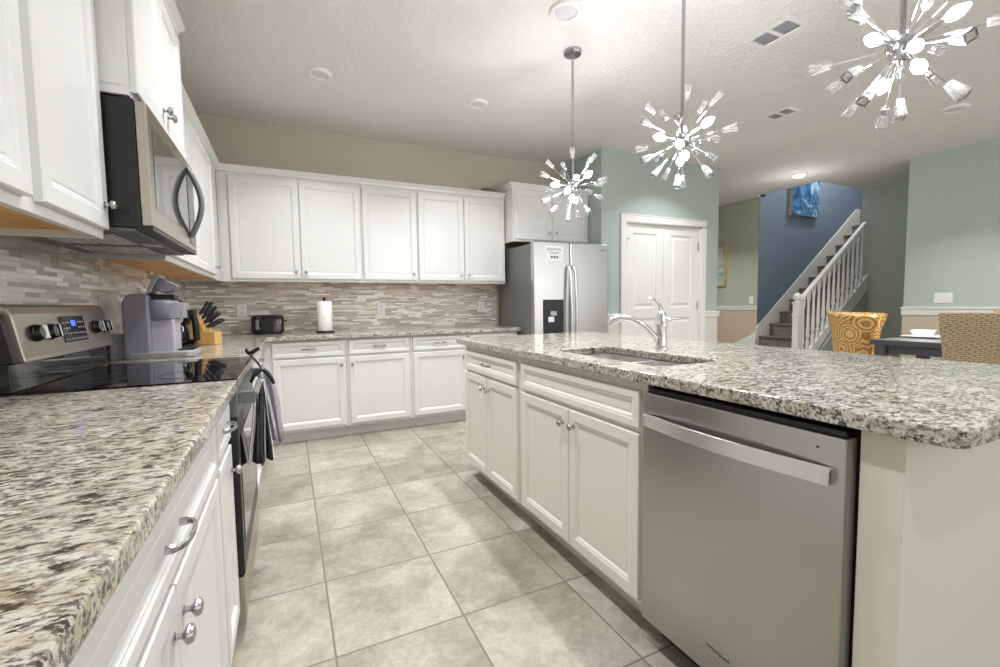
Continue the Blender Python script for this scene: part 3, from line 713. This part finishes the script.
# notice on the freezer door
nt = thing('notice', 'small white printed notice stuck on the freezer door', 'paper', (FX0+0.135, FY-0.0012, 1.605), 0)
MB().box(0, 0.215, -0.0008, 0.0008, 0, 0.155).build('sheet', M['paper'], nt)
for z, a, b in ((0.125, 0.03, 0.185), (0.112, 0.02, 0.195), (0.088, 0.04, 0.17), (0.076, 0.06, 0.15)):
    x = a; pr_ = MB()
    while x < b:
        wdt = random.uniform(0.008, 0.022); pr_.box(x, min(x+wdt, b), -0.0014, -0.0009, z-0.003, z+0.003); x += wdt+0.006
    pr_.build('text_line', M['ink'], nt)
for x in (0.065, 0.098, 0.131): MB().box(x, x+0.022, -0.0014, -0.0009, 0.03, 0.052).build('symbol', M['ink'], nt)
# piece on top of the wall cabinet beside the refrigerator cabinet
bx = thing('brown_box', 'small brown box lying on top of the wall cabinets next to the refrigerator cabinet', 'box', (1.99, 1.29, UZ1+0.0575), 0.5)
MB().loops([[(x*s, y*s, z) for x, y in rounded(-0.09, 0.09, -0.06, 0.06, 0.03, 3)] for s, z in ((0.8, 0), (1.0, 0.075), (0.94, 0.075), (0.75, 0.008))]).build('shell', mat('brown_card', '#8d7a66', 0.8), bx)

# ------------------------------------------------------------------ small things on the counters
# single-serve coffee maker, front faces +x
cm = thing('coffee_maker', 'lilac-grey single-serve coffee maker with its lid open beside the range', 'coffee maker', (-0.828, -0.66, CT), 0)
side = [(0.012, 0.02), (0.012, 0.275), (0.035, 0.318), (0.09, 0.322), (0.118, 0.312), (0.118, 0.02)]
MB().prism([(x, 0, z) for x, z in side], (0, 0.20, 0)).build('body', M['lilac'], cm, 0.012, seg=3)
hd = MB(); R = lambda i, z: [(x, y, z) for x, y in rounded(0.085, 0.228+i, 0.012-i*0.3, 0.188+i*0.3, 0.06, 5)]
hd.loops([R(-0.012, 0.19), R(0, 0.198), R(0, 0.275), R(-0.02, 0.290)]); hd.build('brew_head', M['lilac'], cm, smooth=True)
MB().box(0.11, 0.212, 0.025, 0.175, 0.022, 0.195).build('cup_bay', M['lilac2'], cm, 0.01)
bs = MB(); R2 = lambda i, z: [(x, y, z) for x, y in rounded(0.0-i, 0.302+i, -0.002-i, 0.202+i, 0.05, 5)]
bs.loops([R2(-0.004, 0), R2(0, 0.005), R2(0, 0.028), R2(-0.006, 0.034)]); bs.build('base', M['silverp'], cm, smooth=True)
MB().box(0.218, 0.290, 0.03, 0.17, 0.0345, 0.041).build('drip_tray', M['black'], cm, 0.003)
tk = MB(); tk.box(-0.075, 0.008, 0.02, 0.18, 0.125, 0.315); tk.build('water_tank', M['tankglass'], cm, 0.01)
MB().box(-0.05, 0.012, 0.03, 0.17, 0.0, 0.122).build('tank_base', M['lilac'], cm, 0.006)
lid = [(0.100, 0.315), (0.120, 0.325), (0.162, 0.408), (0.153, 0.418), (0.138, 0.414)]
lm = MB(); lm.prism([(x, 0.03, z) for x, z in lid], (0, 0.14, 0)); ld_ = lm.build('lid', M['silverp'], cm, 0.004)
MB().prism([(x, 0.045, z) for x, z in ((0.135, 0.348), (0.160, 0.398), (0.228, 0.362), (0.216, 0.335), (0.168, 0.322))], (0, 0.11, 0)).build('pod_holder', M['lilac'], ld_, 0.004)
MB().box(0.10, 0.215, 0.05, 0.15, 0.288, 0.318).build('pod_well', M['black'], cm, 0.006)
# drip coffee maker behind it
dc = thing('coffee_maker', 'black drip coffee maker with glass carafe behind the lilac-grey one', 'coffee maker', (-0.845, -0.22, CT), 0)
MB().box(0, 0.24, 0, 0.19, 0, 0.03).build('base', M['black'], dc, 0.008)
MB().box(0, 0.085, 0.0, 0.19, 0.03, 0.275).build('tower', M['black'], dc, 0.012)
MB().loops([[(x, y, z) for x, y in rounded(0.0, 0.205, 0.0, 0.19, 0.05, 5)] for z in (0.19, 0.275, 0.282)]).build('filter_housing', M['silverp'], dc, smooth=True)
cf = MB().lathe([(0.052, 0), (0.062, 0.01), (0.064, 0.05), (0.058, 0.09), (0.046, 0.12), (0.047, 0.13)], (0.145, 0.095, 0.031), (0, 0, 1), 24).build('carafe', M['blackgloss'], dc, smooth=True)
MB().tube([(0.19, 0.085, 0.15), (0.215, 0.08, 0.235), (0.228, 0.08, 0.235), (0.24, 0.08, 0.15), (0.243, 0.08, 0.06), (0.222, 0.082, 0.045), (0.19, 0.09, 0.05)], 0.014, 10, 1.3, 0.8).build('handle', M['black'], cf, smooth=True)
MB().box(0.05, 0.19, 0.03, 0.16, 0.283, 0.292).build('lid', M['black'], dc, 0.004)
# knife block
KB = Vector((-0.60, 0.20, CT)); KR = -0.30
kb = thing('knife_block', 'light wood knife block holding black-handled knives in the counter corner', 'knife block', tuple(KB), KR)
poly = [(-0.065, 0), (0.075, 0), (0.075, 0.085), (0.012, 0.092), (-0.035, 0.205), (-0.085, 0.165), (-0.075, 0.09)]
MB().prism([(x, -0.05, z) for x, z in poly], (0, 0.10, 0)).build('block', M['knifewood'], kb, 0.004)
MB().box(0.0752, 0.0757, -0.02, 0.02, 0.035, 0.05).build('label_mark', M['framewood'], kb)
def knife(base, d, L, r, lab):
    d = Vector(d).normalized()
    k = thing('kitchen_knife', lab, 'knife', tuple(KB + Matrix.Rotation(KR, 3, 'Z') @ Vector(base)), KR, 'knives in the block')
    MB().tube([d*0.001, d*0.012], 0.0065, 8, 1.3, 0.7).build('bolster', M['chrome'], k, smooth=True)
    MB().tube([d*0.012, d*0.03, d*(L*0.6), d*L, d*(L+0.006)], [r*0.9, r, r*0.85, r*1.1, r*0.6], 8, 1.4, 0.75).build('handle', M['knifeblack'], k, smooth=True)
M['knifeblack'] = mat('knife_handle', '#33343a', 0.3)
for t, y, dz, L in ((0.12, -0.03, 1.55, 0.105), (0.12, 0.028, 1.5, 0.10), (0.36, -0.03, 1.25, 0.11), (0.36, 0.028, 1.2, 0.105), (0.60, -0.032, 0.95, 0.10), (0.60, 0.0, 0.95, 0.105), (0.60, 0.032, 0.9, 0.10), (0.84, -0.03, 0.55, 0.10), (0.84, 0.0, 0.55, 0.105), (0.84, 0.03, 0.55, 0.10)):
    knife((-0.035+0.047*t+0.006, y, 0.205-0.113*t+0.006), (1, 0, dz), L, 0.0085, 'black-handled knife standing in the light wood knife block')
# toaster
ts = thing('toaster', 'black two-slice toaster against the backsplash', 'toaster', (-0.40, 1.17, CT), 0)
tb = MB(); tb.loops([[(x, y, z) for x, y in rounded(-i, 0.265+i, -i, 0.155+i, 0.035, 5)] for i, z in ((-0.008, 0.012), (0, 0.02), (0, 0.15), (-0.006, 0.168), (-0.02, 0.175))]); tb.build('body', M['blackgloss'], ts, smooth=True)
MB().box(0.02, 0.245, 0.02, 0.135, 0, 0.012).build('foot_base', M['black'], ts)
for y in (0.045, 0.092): MB().box(0.035, 0.23, y, y+0.022, 0.1752, 0.1765).build('slot', M['dark'], ts)
MB().box(0.085, 0.18, -0.004, 0.001, 0.05, 0.14).build('front_panel', M['black'], ts, 0.006)
for x in (0.05, 0.215): MB().box(x-0.014, x+0.014, -0.003, 0.001, 0.045, 0.135).build('accent', M['greymetal'], ts, 0.003)
MB().box(0.266, 0.29, 0.06, 0.095, 0.11, 0.128).build('lever', M['black'], ts, 0.003)
# paper towel holder and roll
ph = thing('paper_towel_holder', 'black upright paper towel holder on the back counter', 'paper towel holder', (0.215, 1.15, CT), 0)
MB().lathe([(0.082, 0), (0.082, 0.01), (0.076, 0.016), (0.01, 0.018)], n=28).build('base', M['black'], ph, smooth=True)
MB().tube([(0, 0, 0.016), (0, 0, 0.318)], 0.006, 10).build('post', M['black'], ph)
MB().lathe([(0.006, 0.30), (0.014, 0.306), (0.018, 0.318), (0.013, 0.33), (0.003, 0.334)], n=14).build('finial', M['black'], ph, smooth=True)
pt = MB(); pt.lathe([(0.020, 0.0), (0.064, 0.0), (0.066, 0.003), (0.066, 0.272), (0.064, 0.275), (0.020, 0.275), (0.020, 0.0)], n=30, cap=False)
o = pt.build('paper_towel_roll', M['paper'], None, smooth=True, loc=(0.215, 1.15, CT+0.019)); tag(o, 'white paper towel roll on the black upright holder', 'paper towel')
# outlets
def outlet(x, label):
    t = thing('wall_outlet', label, 'outlet', (x, YB-0.010, 1.15), 0, 'outlets on the back splash')
    p = MB().box(-0.040, 0.040, -0.006, 0, -0.058, 0.058).build('plate', M['white'], t, 0.003)
    for z in (0.022, -0.022):
        s = MB().box(-0.017, 0.017, -0.008, -0.006, z-0.015, z+0.015).build('socket', M['porcelain'], p, 0.002)
        m_ = MB(); m_.box(-0.008, -0.005, -0.0085, -0.008, z-0.005, z+0.006); m_.box(0.005, 0.008, -0.0085, -0.008, z-0.005, z+0.006); m_.build('slots', M['dark'], s)
    return t
outlet(-0.482, 'white wall outlet between the knife block and the toaster')
outlet(0.785, 'white wall outlet on the backsplash right of the paper towels')
outlet(1.922, 'white wall outlet on the backsplash beside the refrigerator')

# towels bunched over the oven handle (bar at x=-0.220, z=0.862) and the black hanger hooked over the range front
def towel(name, label, y, rows, m, pleats, hem):
    t = thing(name, label, 'towel', (-0.220, y, 0.862), 0, 'towels on the oven handle')
    n = pleats*6; grid = []
    for x0, x1, z, dep, tw in rows:
        row = []
        for i in range(n+1):
            q = i/n; a = q*pleats*2*PI
            row.append((x0+0.220+(x1-x0)*q + 0.006*math.sin(a*0.5+z*9), dep*math.sin(a) + tw*(q-0.5), z-0.862 + 0.010*math.sin(a*0.5)*(1 if z < 0.6 else 0)))
        grid.append(row)
    mb = MB(); mb.loops(grid, closed=False); o = mb.build('cloth', m, t, smooth=True)
    so = o.modifiers.new('thick', 'SOLIDIFY'); so.thickness = 0.006; so.offset = 0
    if hem:
        for e in [0] + [int((k+0.25)*6) for k in range(pleats)] + [n]:
            MB().tube([Vector(r_[e])+Vector((0, -0.010, 0)) for r_ in grid], 0.0042, 6).build('hem', M['hem'], o, smooth=True)
    return t
towel('dish_towel', 'charcoal dish towel with white hems, bunched and hanging lowest on the oven handle', -1.235,
      [(-0.206, -0.226, 0.872, 0.004, 0.02), (-0.236, -0.200, 0.862, 0.008, 0.03), (-0.240, -0.198, 0.82, 0.014, 0.03), (-0.248, -0.196, 0.70, 0.018, 0.03), (-0.258, -0.190, 0.60, 0.020, 0.03), (-0.264, -0.186, 0.515, 0.022, 0.03)], M['toweldark'], 3, True)
towel('dish_towel', 'light grey terry towel hanging under the black curved hanger at the oven', -1.14,
      [(-0.222, -0.196, 0.895, 0.006, 0.02), (-0.232, -0.182, 0.875, 0.008, 0.03), (-0.224, -0.166, 0.82, 0.010, 0.04), (-0.214, -0.152, 0.74, 0.012, 0.05), (-0.206, -0.142, 0.65, 0.014, 0.05), (-0.200, -0.134, 0.575, 0.015, 0.05)], M['towelgrey'], 2, False)
th = thing('towel_hanger', 'black curved towel hanger hooked over the front edge of the range', 'hanger', (-0.272, -0.90, 0.952), 0)
MB().tube([(-0.016, 0.03, 0.020), (-0.010, 0.015, 0.008), (0.0, 0, 0.0), (0.016, 0, 0.012), (0.040, 0, 0.026)], [0.009, 0.0105, 0.011, 0.0105, 0.0095], 10).build('hook', M['black'], th, smooth=True)
MB().tube([(0, 0, 0), (0.02, -0.10, -0.012), (0.045, -0.20, -0.028), (0.063, -0.285, -0.043)], 0.005, 10).build('arm', M['black'], th, smooth=True)
MB().tube([(0.018, -0.30, -0.095), (0.030, -0.298, -0.068), (0.046, -0.293, -0.050), (0.063, -0.288, -0.043), (0.080, -0.290, -0.056), (0.095, -0.293, -0.080), (0.106, -0.296, -0.108)], [0.006, 0.008, 0.010, 0.0105, 0.010, 0.009, 0.007], 10).build('curved_bar', M['black'], th, smooth=True)

# ------------------------------------------------------------------ ceiling fittings
def disc_light(x, y, r, label, name='recessed_light', lit=None):
    t = thing(name, label, 'ceiling light', (x, y, ZC), 0, 'ceiling downlights')
    MB().lathe([(r, 0), (r, -0.006), (r*0.93, -0.016), (r*0.74, -0.019), (r*0.70, -0.012), (r*0.70, 0)], n=32, cap=False).build('trim_ring', M['white'], t, smooth=True)
    MB().lathe([(0.002, -0.010), (r*0.70, -0.010), (r*0.70, -0.002), (0.002, -0.002)], n=32, cap=False).build('lens', lit or M['lens'], t, smooth=True)
    return t
disc_light(0.179, 0.241, 0.085, 'round white downlight nearest the left wall cabinets')
disc_light(1.419, 0.226, 0.085, 'round white downlight between the wall cabinets and the smallest pendant')
disc_light(1.427, -1.085, 0.095, 'largest round white downlight, at the top edge near the pendant rods')
disc_light(5.372, -1.401, 0.10, 'round downlight seen nearly edge-on beside the biggest pendant')
M['ventgrey'] = mat('vent_shadow_grey', '#8f8f98', 0.7)
def vent(x0, x1, y0, y1, label):
    t = thing('ceiling_vent', label, 'vent', ((x0+x1)/2, (y0+y1)/2, ZC), 0, 'ceiling air vents'); a, b = (x1-x0)/2, (y1-y0)/2
    f = MB()
    f.box(-a, a, -b, -b+0.028, -0.012, 0); f.box(-a, a, b-0.028, b, -0.012, 0); f.box(-a, -a+0.028, -b+0.028, b-0.028, -0.012, 0); f.box(a-0.028, a, -b+0.028, b-0.028, -0.012, 0); f.box(-a+0.028, a-0.028, -0.012, 0.012, -0.011, 0)
    f.build('frame', M['white'], t, 0.002)
    MB().box(-a+0.028, a-0.028, -b+0.028, b-0.028, -0.0015, -0.0005).build('duct', M['ventgrey'], t)
    lv = MB(); n = 7
    for i in range(n):
        x = -a+0.034 + (2*a-0.068)*i/(n-1)
        lv.prism([(x-0.009, -b+0.028, -0.010), (x-0.008, -b+0.028, -0.0115), (x+0.005, -b+0.028, -0.004), (x+0.004, -b+0.028, -0.0025)], (0, 2*b-0.056, 0))
    lv.build('louvers', M['white'], t); return t
vent(2.672, 2.870, -1.605, -1.305, 'white slatted ceiling vent between the middle and biggest pendants')
vent(3.93, 4.12, -0.82, -0.57, 'small white ceiling vent farther back toward the stairs')
dm = thing('dome_light', 'lit flush dome light on the hall ceiling near the stairs', 'ceiling light', (6.205, 0.444, ZC), 0)
MB().lathe([(0.088, 0), (0.088, -0.014), (0.08, -0.018)], n=30).build('base', M['white'], dm, smooth=True)
MB().lathe([(0.078, -0.016), (0.075, -0.03), (0.056, -0.044), (0.025, -0.052), (0.003, -0.053)], n=30).build('glass_bowl', M['domelit'], dm, smooth=True)

# starburst chandeliers
CR = [(-0.31, -0.43, 0.85), (0.07, 0.61, 0.79), (-0.96, 0.09, 0.27), (-0.29, 0.95, 0.09), (-0.87, 0.17, -0.46), (0.27, 0.96, -0.05), (-0.66, 0.09, -0.75), (0.36, 0.8, -0.49), (-0.25, -0.11, -0.96), (0.51, 0.43, -0.75), (0.13, -0.57, -0.81), (0.98, 0.02, -0.21), (0.44, -0.9, 0.02), (0.99, -0.02, 0.17), (0.24, -0.68, 0.69), (0.58, -0.05, 0.81), (0.91, 0.42, 0.04), (-0.62, 0.35, 0.70), (-0.78, -0.62, 0.1), (-0.45, -0.80, -0.38)]
BU = [(-0.99, 0.13, 0.02), (0.34, -0.84, 0.42), (-0.72, -0.56, -0.41), (-0.4, -0.51, -0.76), (0.58, 0.5, 0.64), (0.6, 0.62, -0.5)]
def chandelier(label, y):
    t = thing('chandelier', label, 'chandelier', (1.71, y, 1.978), 0, 'starburst pendants over the island')
    top = ZC-1.978
    MB().lathe([(0.002, top), (0.062, top), (0.062, top-0.012), (0.056, top-0.024), (0.012, top-0.028), (0.008, top-0.034)], n=32).build('canopy', M['darkchrome'], t, smooth=True)
    MB().tube([(0, 0, 0.03), (0, 0, top-0.028)], 0.0085, 12).build('rod', M['darkchrome'], t, smooth=True)
    MB().lathe([(0.042*math.sin(PI*i/14), -0.042*math.cos(PI*i/14)) for i in range(15)], n=28, cap=False).build('hub', M['darkchrome'], t, smooth=True)
    for d in CR:
        d = Vector(d).normalized()
        a = MB().tube([d*0.035, d*0.1865], 0.0024, 8).build('arm', M['chrome'], t, smooth=True)
        c = MB(); c.lathe([(0.004, 0.186), (0.0125, 0.188), (0.0225, 0.249), (0.0205, 0.252), (0.0145, 0.2505), (0.0095, 0.215), (0.003, 0.214)], (0, 0, 0), d, 4); c.build('crystal', M['crystal'], a)
    for d in BU:
        d = Vector(d).normalized()
        h = MB().lathe([(0.009, 0.036), (0.009, 0.098), (0.010, 0.1), (0.010, 0.104), (0.006, 0.105)], (0, 0, 0), d, 14).build('bulb_holder', M['chrome'], t, smooth=True)
        MB().lathe([(0.006, 0.104), (0.013, 0.113), (0.0185, 0.128), (0.0175, 0.142), (0.010, 0.157), (0.003, 0.166)], (0, 0, 0), d, 12).build('bulb', M['bulb'], h, smooth=True)
    return t
ch = chandelier('chrome and crystal starburst pendant farthest away, in front of the refrigerator', -0.748)
for y, lab in ((-1.689, 'chrome and crystal starburst pendant in the middle, in front of the pantry wall'), (-2.571, 'largest looking chrome and crystal starburst pendant at the upper right')):
    c = copy_tree(ch); c.location.y = y; c['label'] = lab

# ------------------------------------------------------------------ stairs
st = thing('staircase', 'wooden staircase with white railing climbing along the blue wall', 'staircase', (6.47, 0.465, 0), 0)
RUN, RISE, NS = 0.262, 0.1975, 14
YW = 1.5-0.465-0.018
def sl(x): return RISE/RUN*x
for i in range(NS):
    x = RUN*i; z = RISE*(i+1); yn = 0.002 if x < 1.2 else 0.11
    MB().box(x, x+0.02, yn, YW, z-RISE, z-0.03).build('riser', M['riser'], st)
    MB().box(x-0.025, x+RUN+0.02, yn, YW, z-0.03, z).build('tread', M['treadwood'], st, 0.006)
XE = 1.508
T = lambda x: sl(x)+0.43
B = lambda x: sl(x)+0.20
MB().prism([(-0.19, 0, 0.02), (-0.19, 0, T(-0.19)), (XE, 0, T(XE)), (XE, 0, B(XE)), (-0.19, 0, B(-0.19))], (0, -0.045, 0)).build('stringer', M['trim'], st, 0.003)
MB().prism([(-0.19, 0, 0), (-0.19, 0, B(-0.19)), (XE, 0, B(XE)), (XE, 0, 0)], (0, -0.03, 0)).build('under_stair_panel', M['greygreen'], st)
MB().prism([(0.30, YW, 0.0), (0.45, YW, RISE+0.20+sl(0.45)), (3.28, YW, RISE+0.22+sl(3.28)), (3.40, YW, RISE+0.22+sl(3.28)), (3.40, YW, -0.1+sl(3.40)), (0.6, YW, 0)], (0, 0.016, 0)).build('skirt_board', M['trim'], st, 0.003)
nx, ny = -0.215, -0.022
nw = MB(); nw.box(nx-0.04, nx+0.04, ny-0.04, ny+0.04, 0, 0.96); nw.box(nx-0.048, nx+0.048, ny-0.048, ny+0.048, 0.96, 0.985); nw.box(nx-0.04, nx+0.04, ny-0.04, ny+0.04, 0.985, 1.13); nw.box(nx-0.05, nx+0.05, ny-0.05, ny+0.05, 1.13, 1.155)
nw.lathe([(0.03, 1.155), (0.034, 1.17), (0.055, 1.20), (0.055, 1.235), (0.034, 1.262), (0.005, 1.275)], (nx, ny, 0), (0, 0, 1), 20); nw.build('newel_post', M['trim'], st, 0.004)
hr = MB(); rail = [(-0.03, 0), (-0.034, 0.016), (-0.027, 0.036), (-0.012, 0.045), (0.012, 0.045), (0.027, 0.036), (0.034, 0.016), (0.03, 0)]
zr = lambda x: 1.28 + 0.742*x
hr.loops([[(x, ny+a, zr(x)+b) for a, b in rail] for x in (nx+0.045, 1.375)]); hr.build('handrail', M['trim'], st, 0.002)
for i in range(17):
    x = nx+0.135 + i*0.118
    if x > 1.36: break
    zb = T(x)-0.004; zt = zr(x)+0.004
    b = MB(); b.box(x-0.018, x+0.018, ny-0.018, ny+0.018, zb-0.02, zb+0.14); b.box(x-0.018, x+0.018, ny-0.018, ny+0.018, zt-0.14, zt)
    b.lathe([(0.016, zb+0.14), (0.021, zb+0.15), (0.014, zb+0.165), (0.024, zb+0.22), (0.021, zb+0.31), (0.0135, zt-0.18), (0.020, zt-0.17), (0.016, zt-0.14)], (x, ny, 0), (0, 0, 1), 12)
    b.build('baluster', M['trim'], st)

# blue canvas, hall picture, switches
cv = thing('canvas_art', 'blue abstract canvas high on the slate blue stair wall', 'picture', (8.10, 1.499, 2.62), 0)
MB().box(-0.40, 0.36, -0.055, 0, 0.015, 1.05).build('canvas_edge', M['framewood'], cv)
MB().box(-0.40, 0.36, -0.0565, -0.0552, 0.015, 1.05).build('painting', M['art'], cv)
hpz = thing('framed_picture', 'pale framed picture on the olive hall wall', 'picture', (6.949, 2.54, 1.44), -PI/2)
f = MB()
for a in ((-0.45, 0.45, 0, 0.04), (-0.45, 0.45, 0.70, 0.74), (-0.45, -0.41, 0.04, 0.70), (0.41, 0.45, 0.04, 0.70)): f.box(a[0], a[1], -0.035, 0, a[2], a[3])
f.build('frame', M['framewood'], hpz, 0.004); MB().box(-0.41, 0.41, -0.012, -0.004, 0.04, 0.70).build('print', M['sea'], hpz)
def switch(name, label, loc, rotz, W, n):
    t = thing(name, label, 'light switch', loc, rotz, 'light switch plates')
    p = MB().box(-W/2, W/2, -0.006, 0, -0.06, 0.06).build('plate', M['white'], t, 0.003)
    for i in range(n):
        c = (i-(n-1)/2)*0.046
        MB().box(c-0.016, c+0.016, -0.010, -0.006, -0.033, 0.033).build('rocker', M['porcelain'], p, 0.002)
    return t
switch('light_switch', 'white single switch plate on the olive hall wall', (6.949, 1.61, 1.185), -PI/2, 0.075, 1)
switch('light_switch', 'white triple switch plate on the pale sage wall above the rail', (6.839, -0.863, 1.18), -PI/2, 0.165, 3)

# ------------------------------------------------------------------ dining area
tb = thing('dining_table', 'dark slate dining table beyond the island', 'table', (5.62, -1.85, 0), 0)
TX, TY, TZ = 0.47, 0.92, 0.775
MB().box(-TX, TX, -TY, TY, TZ-0.05, TZ).build('tabletop', M['slate'], tb, 0.004)
MB().box(-TX+0.05, TX-0.05, -TY+0.05, TY-0.05, TZ, TZ+0.002).build('inlay', M['greytop'], tb)
for sx in (-1, 1):
    for sy in (-1, 1): MB().box(sx*(TX-0.05)-0.045, sx*(TX-0.05)+0.045, sy*(TY-0.08)-0.045, sy*(TY-0.08)+0.045, 0, TZ-0.05).build('leg', M['slate'], tb, 0.004)
ap = MB()
for sx in (-1, 1): ap.box(sx*(TX-0.06)-0.012, sx*(TX-0.06)+0.012, -TY+0.13, TY-0.13, TZ-0.13, TZ-0.05)
for sy in (-1, 1): ap.box(-TX+0.10, TX-0.10, sy*(TY-0.09)-0.012, sy*(TY-0.09)+0.012, TZ-0.13, TZ-0.05)
ap.build('apron', M['slate'], tb)
pl = thing('dinner_plate', 'white square dinner plate under the bowl on the dining table', 'plate', (5.72, -1.125, TZ+0.002), 0.1)
sq = lambda h, z, r: [(x, y, z) for x, y in rounded(-h, h, -h, h, r, 4)]
MB().loops([sq(0.09, 0, 0.03), sq(0.10, 0.004, 0.03), sq(0.15, 0.02, 0.03), sq(0.145, 0.022, 0.03), sq(0.098, 0.008, 0.03)]).build('dish', M['porcelain'], pl, smooth=True)
bw = thing('bowl', 'white square bowl stacked on the dinner plate', 'bowl', (5.72, -1.125, TZ+0.0105), 0.1)
MB().loops([sq(0.05, 0, 0.02), sq(0.06, 0.01, 0.02), sq(0.088, 0.07, 0.02), sq(0.084, 0.07, 0.02), sq(0.055, 0.014, 0.02)]).build('dish', M['porcelain'], bw, smooth=True)
# root wood chair
rc = thing('root_wood_chair', 'golden swirled root-wood chair with a wraparound back beyond the island', 'chair', (5.92, -0.50, 0), math.radians(18))
def shell(a0, a1, rx, ry, z0f, z1f, t, n=26, flare=0.0):
    mb = MB(); rows = []
    for i in range(n+1):
        a = a0+(a1-a0)*i/n; s = i/n*2-1
        z0, z1 = z0f(s), z1f(s)
        curl = 0.16*max(0, abs(s)-0.45)/0.55
        ring = []
        for k, (rr, zz) in enumerate(((0.80-t, z0), (0.80, z0), (0.95, z0*0.35+z1*0.65), (1.06+curl, z1-0.07), (1.12+curl, z1-0.025), (1.06+curl, z1), (0.96, z1-0.005), (0.90, z1-0.05), (0.90-t*0.7, z0*0.35+z1*0.65))):
            ring.append((math.cos(a)*rx*rr, math.sin(a)*ry*rr, zz))
        rows.append(ring)
    return mb.loops(rows)
shell(math.radians(-28), math.radians(208), 0.335, 0.31, lambda s: 0.40, lambda s: 1.04-0.03*abs(s), 0.15).build('backrest', M['root'], rc, 0.012, smooth=True)
MB().lathe([(0.20, 0.36), (0.26, 0.38), (0.27, 0.43), (0.25, 0.46), (0.01, 0.465)], n=26).build('seat', M['root'], rc, smooth=True)
MB().lathe([(0.24, 0), (0.22, 0.05), (0.17, 0.2), (0.20, 0.355)], n=20).build('pedestal', M['root'], rc, smooth=True)
# woven chairs
def woven_chair(label, loc, rotz):
    t = thing('woven_chair', label, 'chair', loc, rotz, 'woven seagrass dining chairs')
    b = MB(); rings = []
    for z, hw, y, th in ((0.0, 0.22, 0.20, 0.05), (0.44, 0.235, 0.205, 0.06), (0.75, 0.245, 0.225, 0.06), (1.0, 0.262, 0.262, 0.06), (1.045, 0.265, 0.27, 0.052), (1.06, 0.258, 0.272, 0.035)):
        rings.append([(x, y+yy, z) for x, yy in rounded(-hw, hw, -th/2, th/2, min(0.024, th/2*0.8), 3)])
    b.loops(rings); b.build('backrest', M['weave'], t, smooth=True)
    MB().box(-0.235, 0.235, -0.26, 0.18, 0.30, 0.46).build('seat', M['weave'], t, 0.03, seg=3)
    for x in (-0.19, 0.19): MB().box(x-0.025, x+0.025, -0.25, -0.20, 0, 0.30).build('leg', M['treadwood'], t, 0.004)
    return t
woven_chair('woven seagrass dining chair with its back to the island at the right edge', (4.93, -1.885, 0), PI/2)
woven_chair('woven seagrass chair across the table, only its top showing at the right edge', (6.33, -1.62, 0), -PI/2)

for o in bpy.data.objects:
    if o.type == 'MESH' and 'kind' not in o and o.parent is None and 'label' not in o: o['kind'] = 'structure'
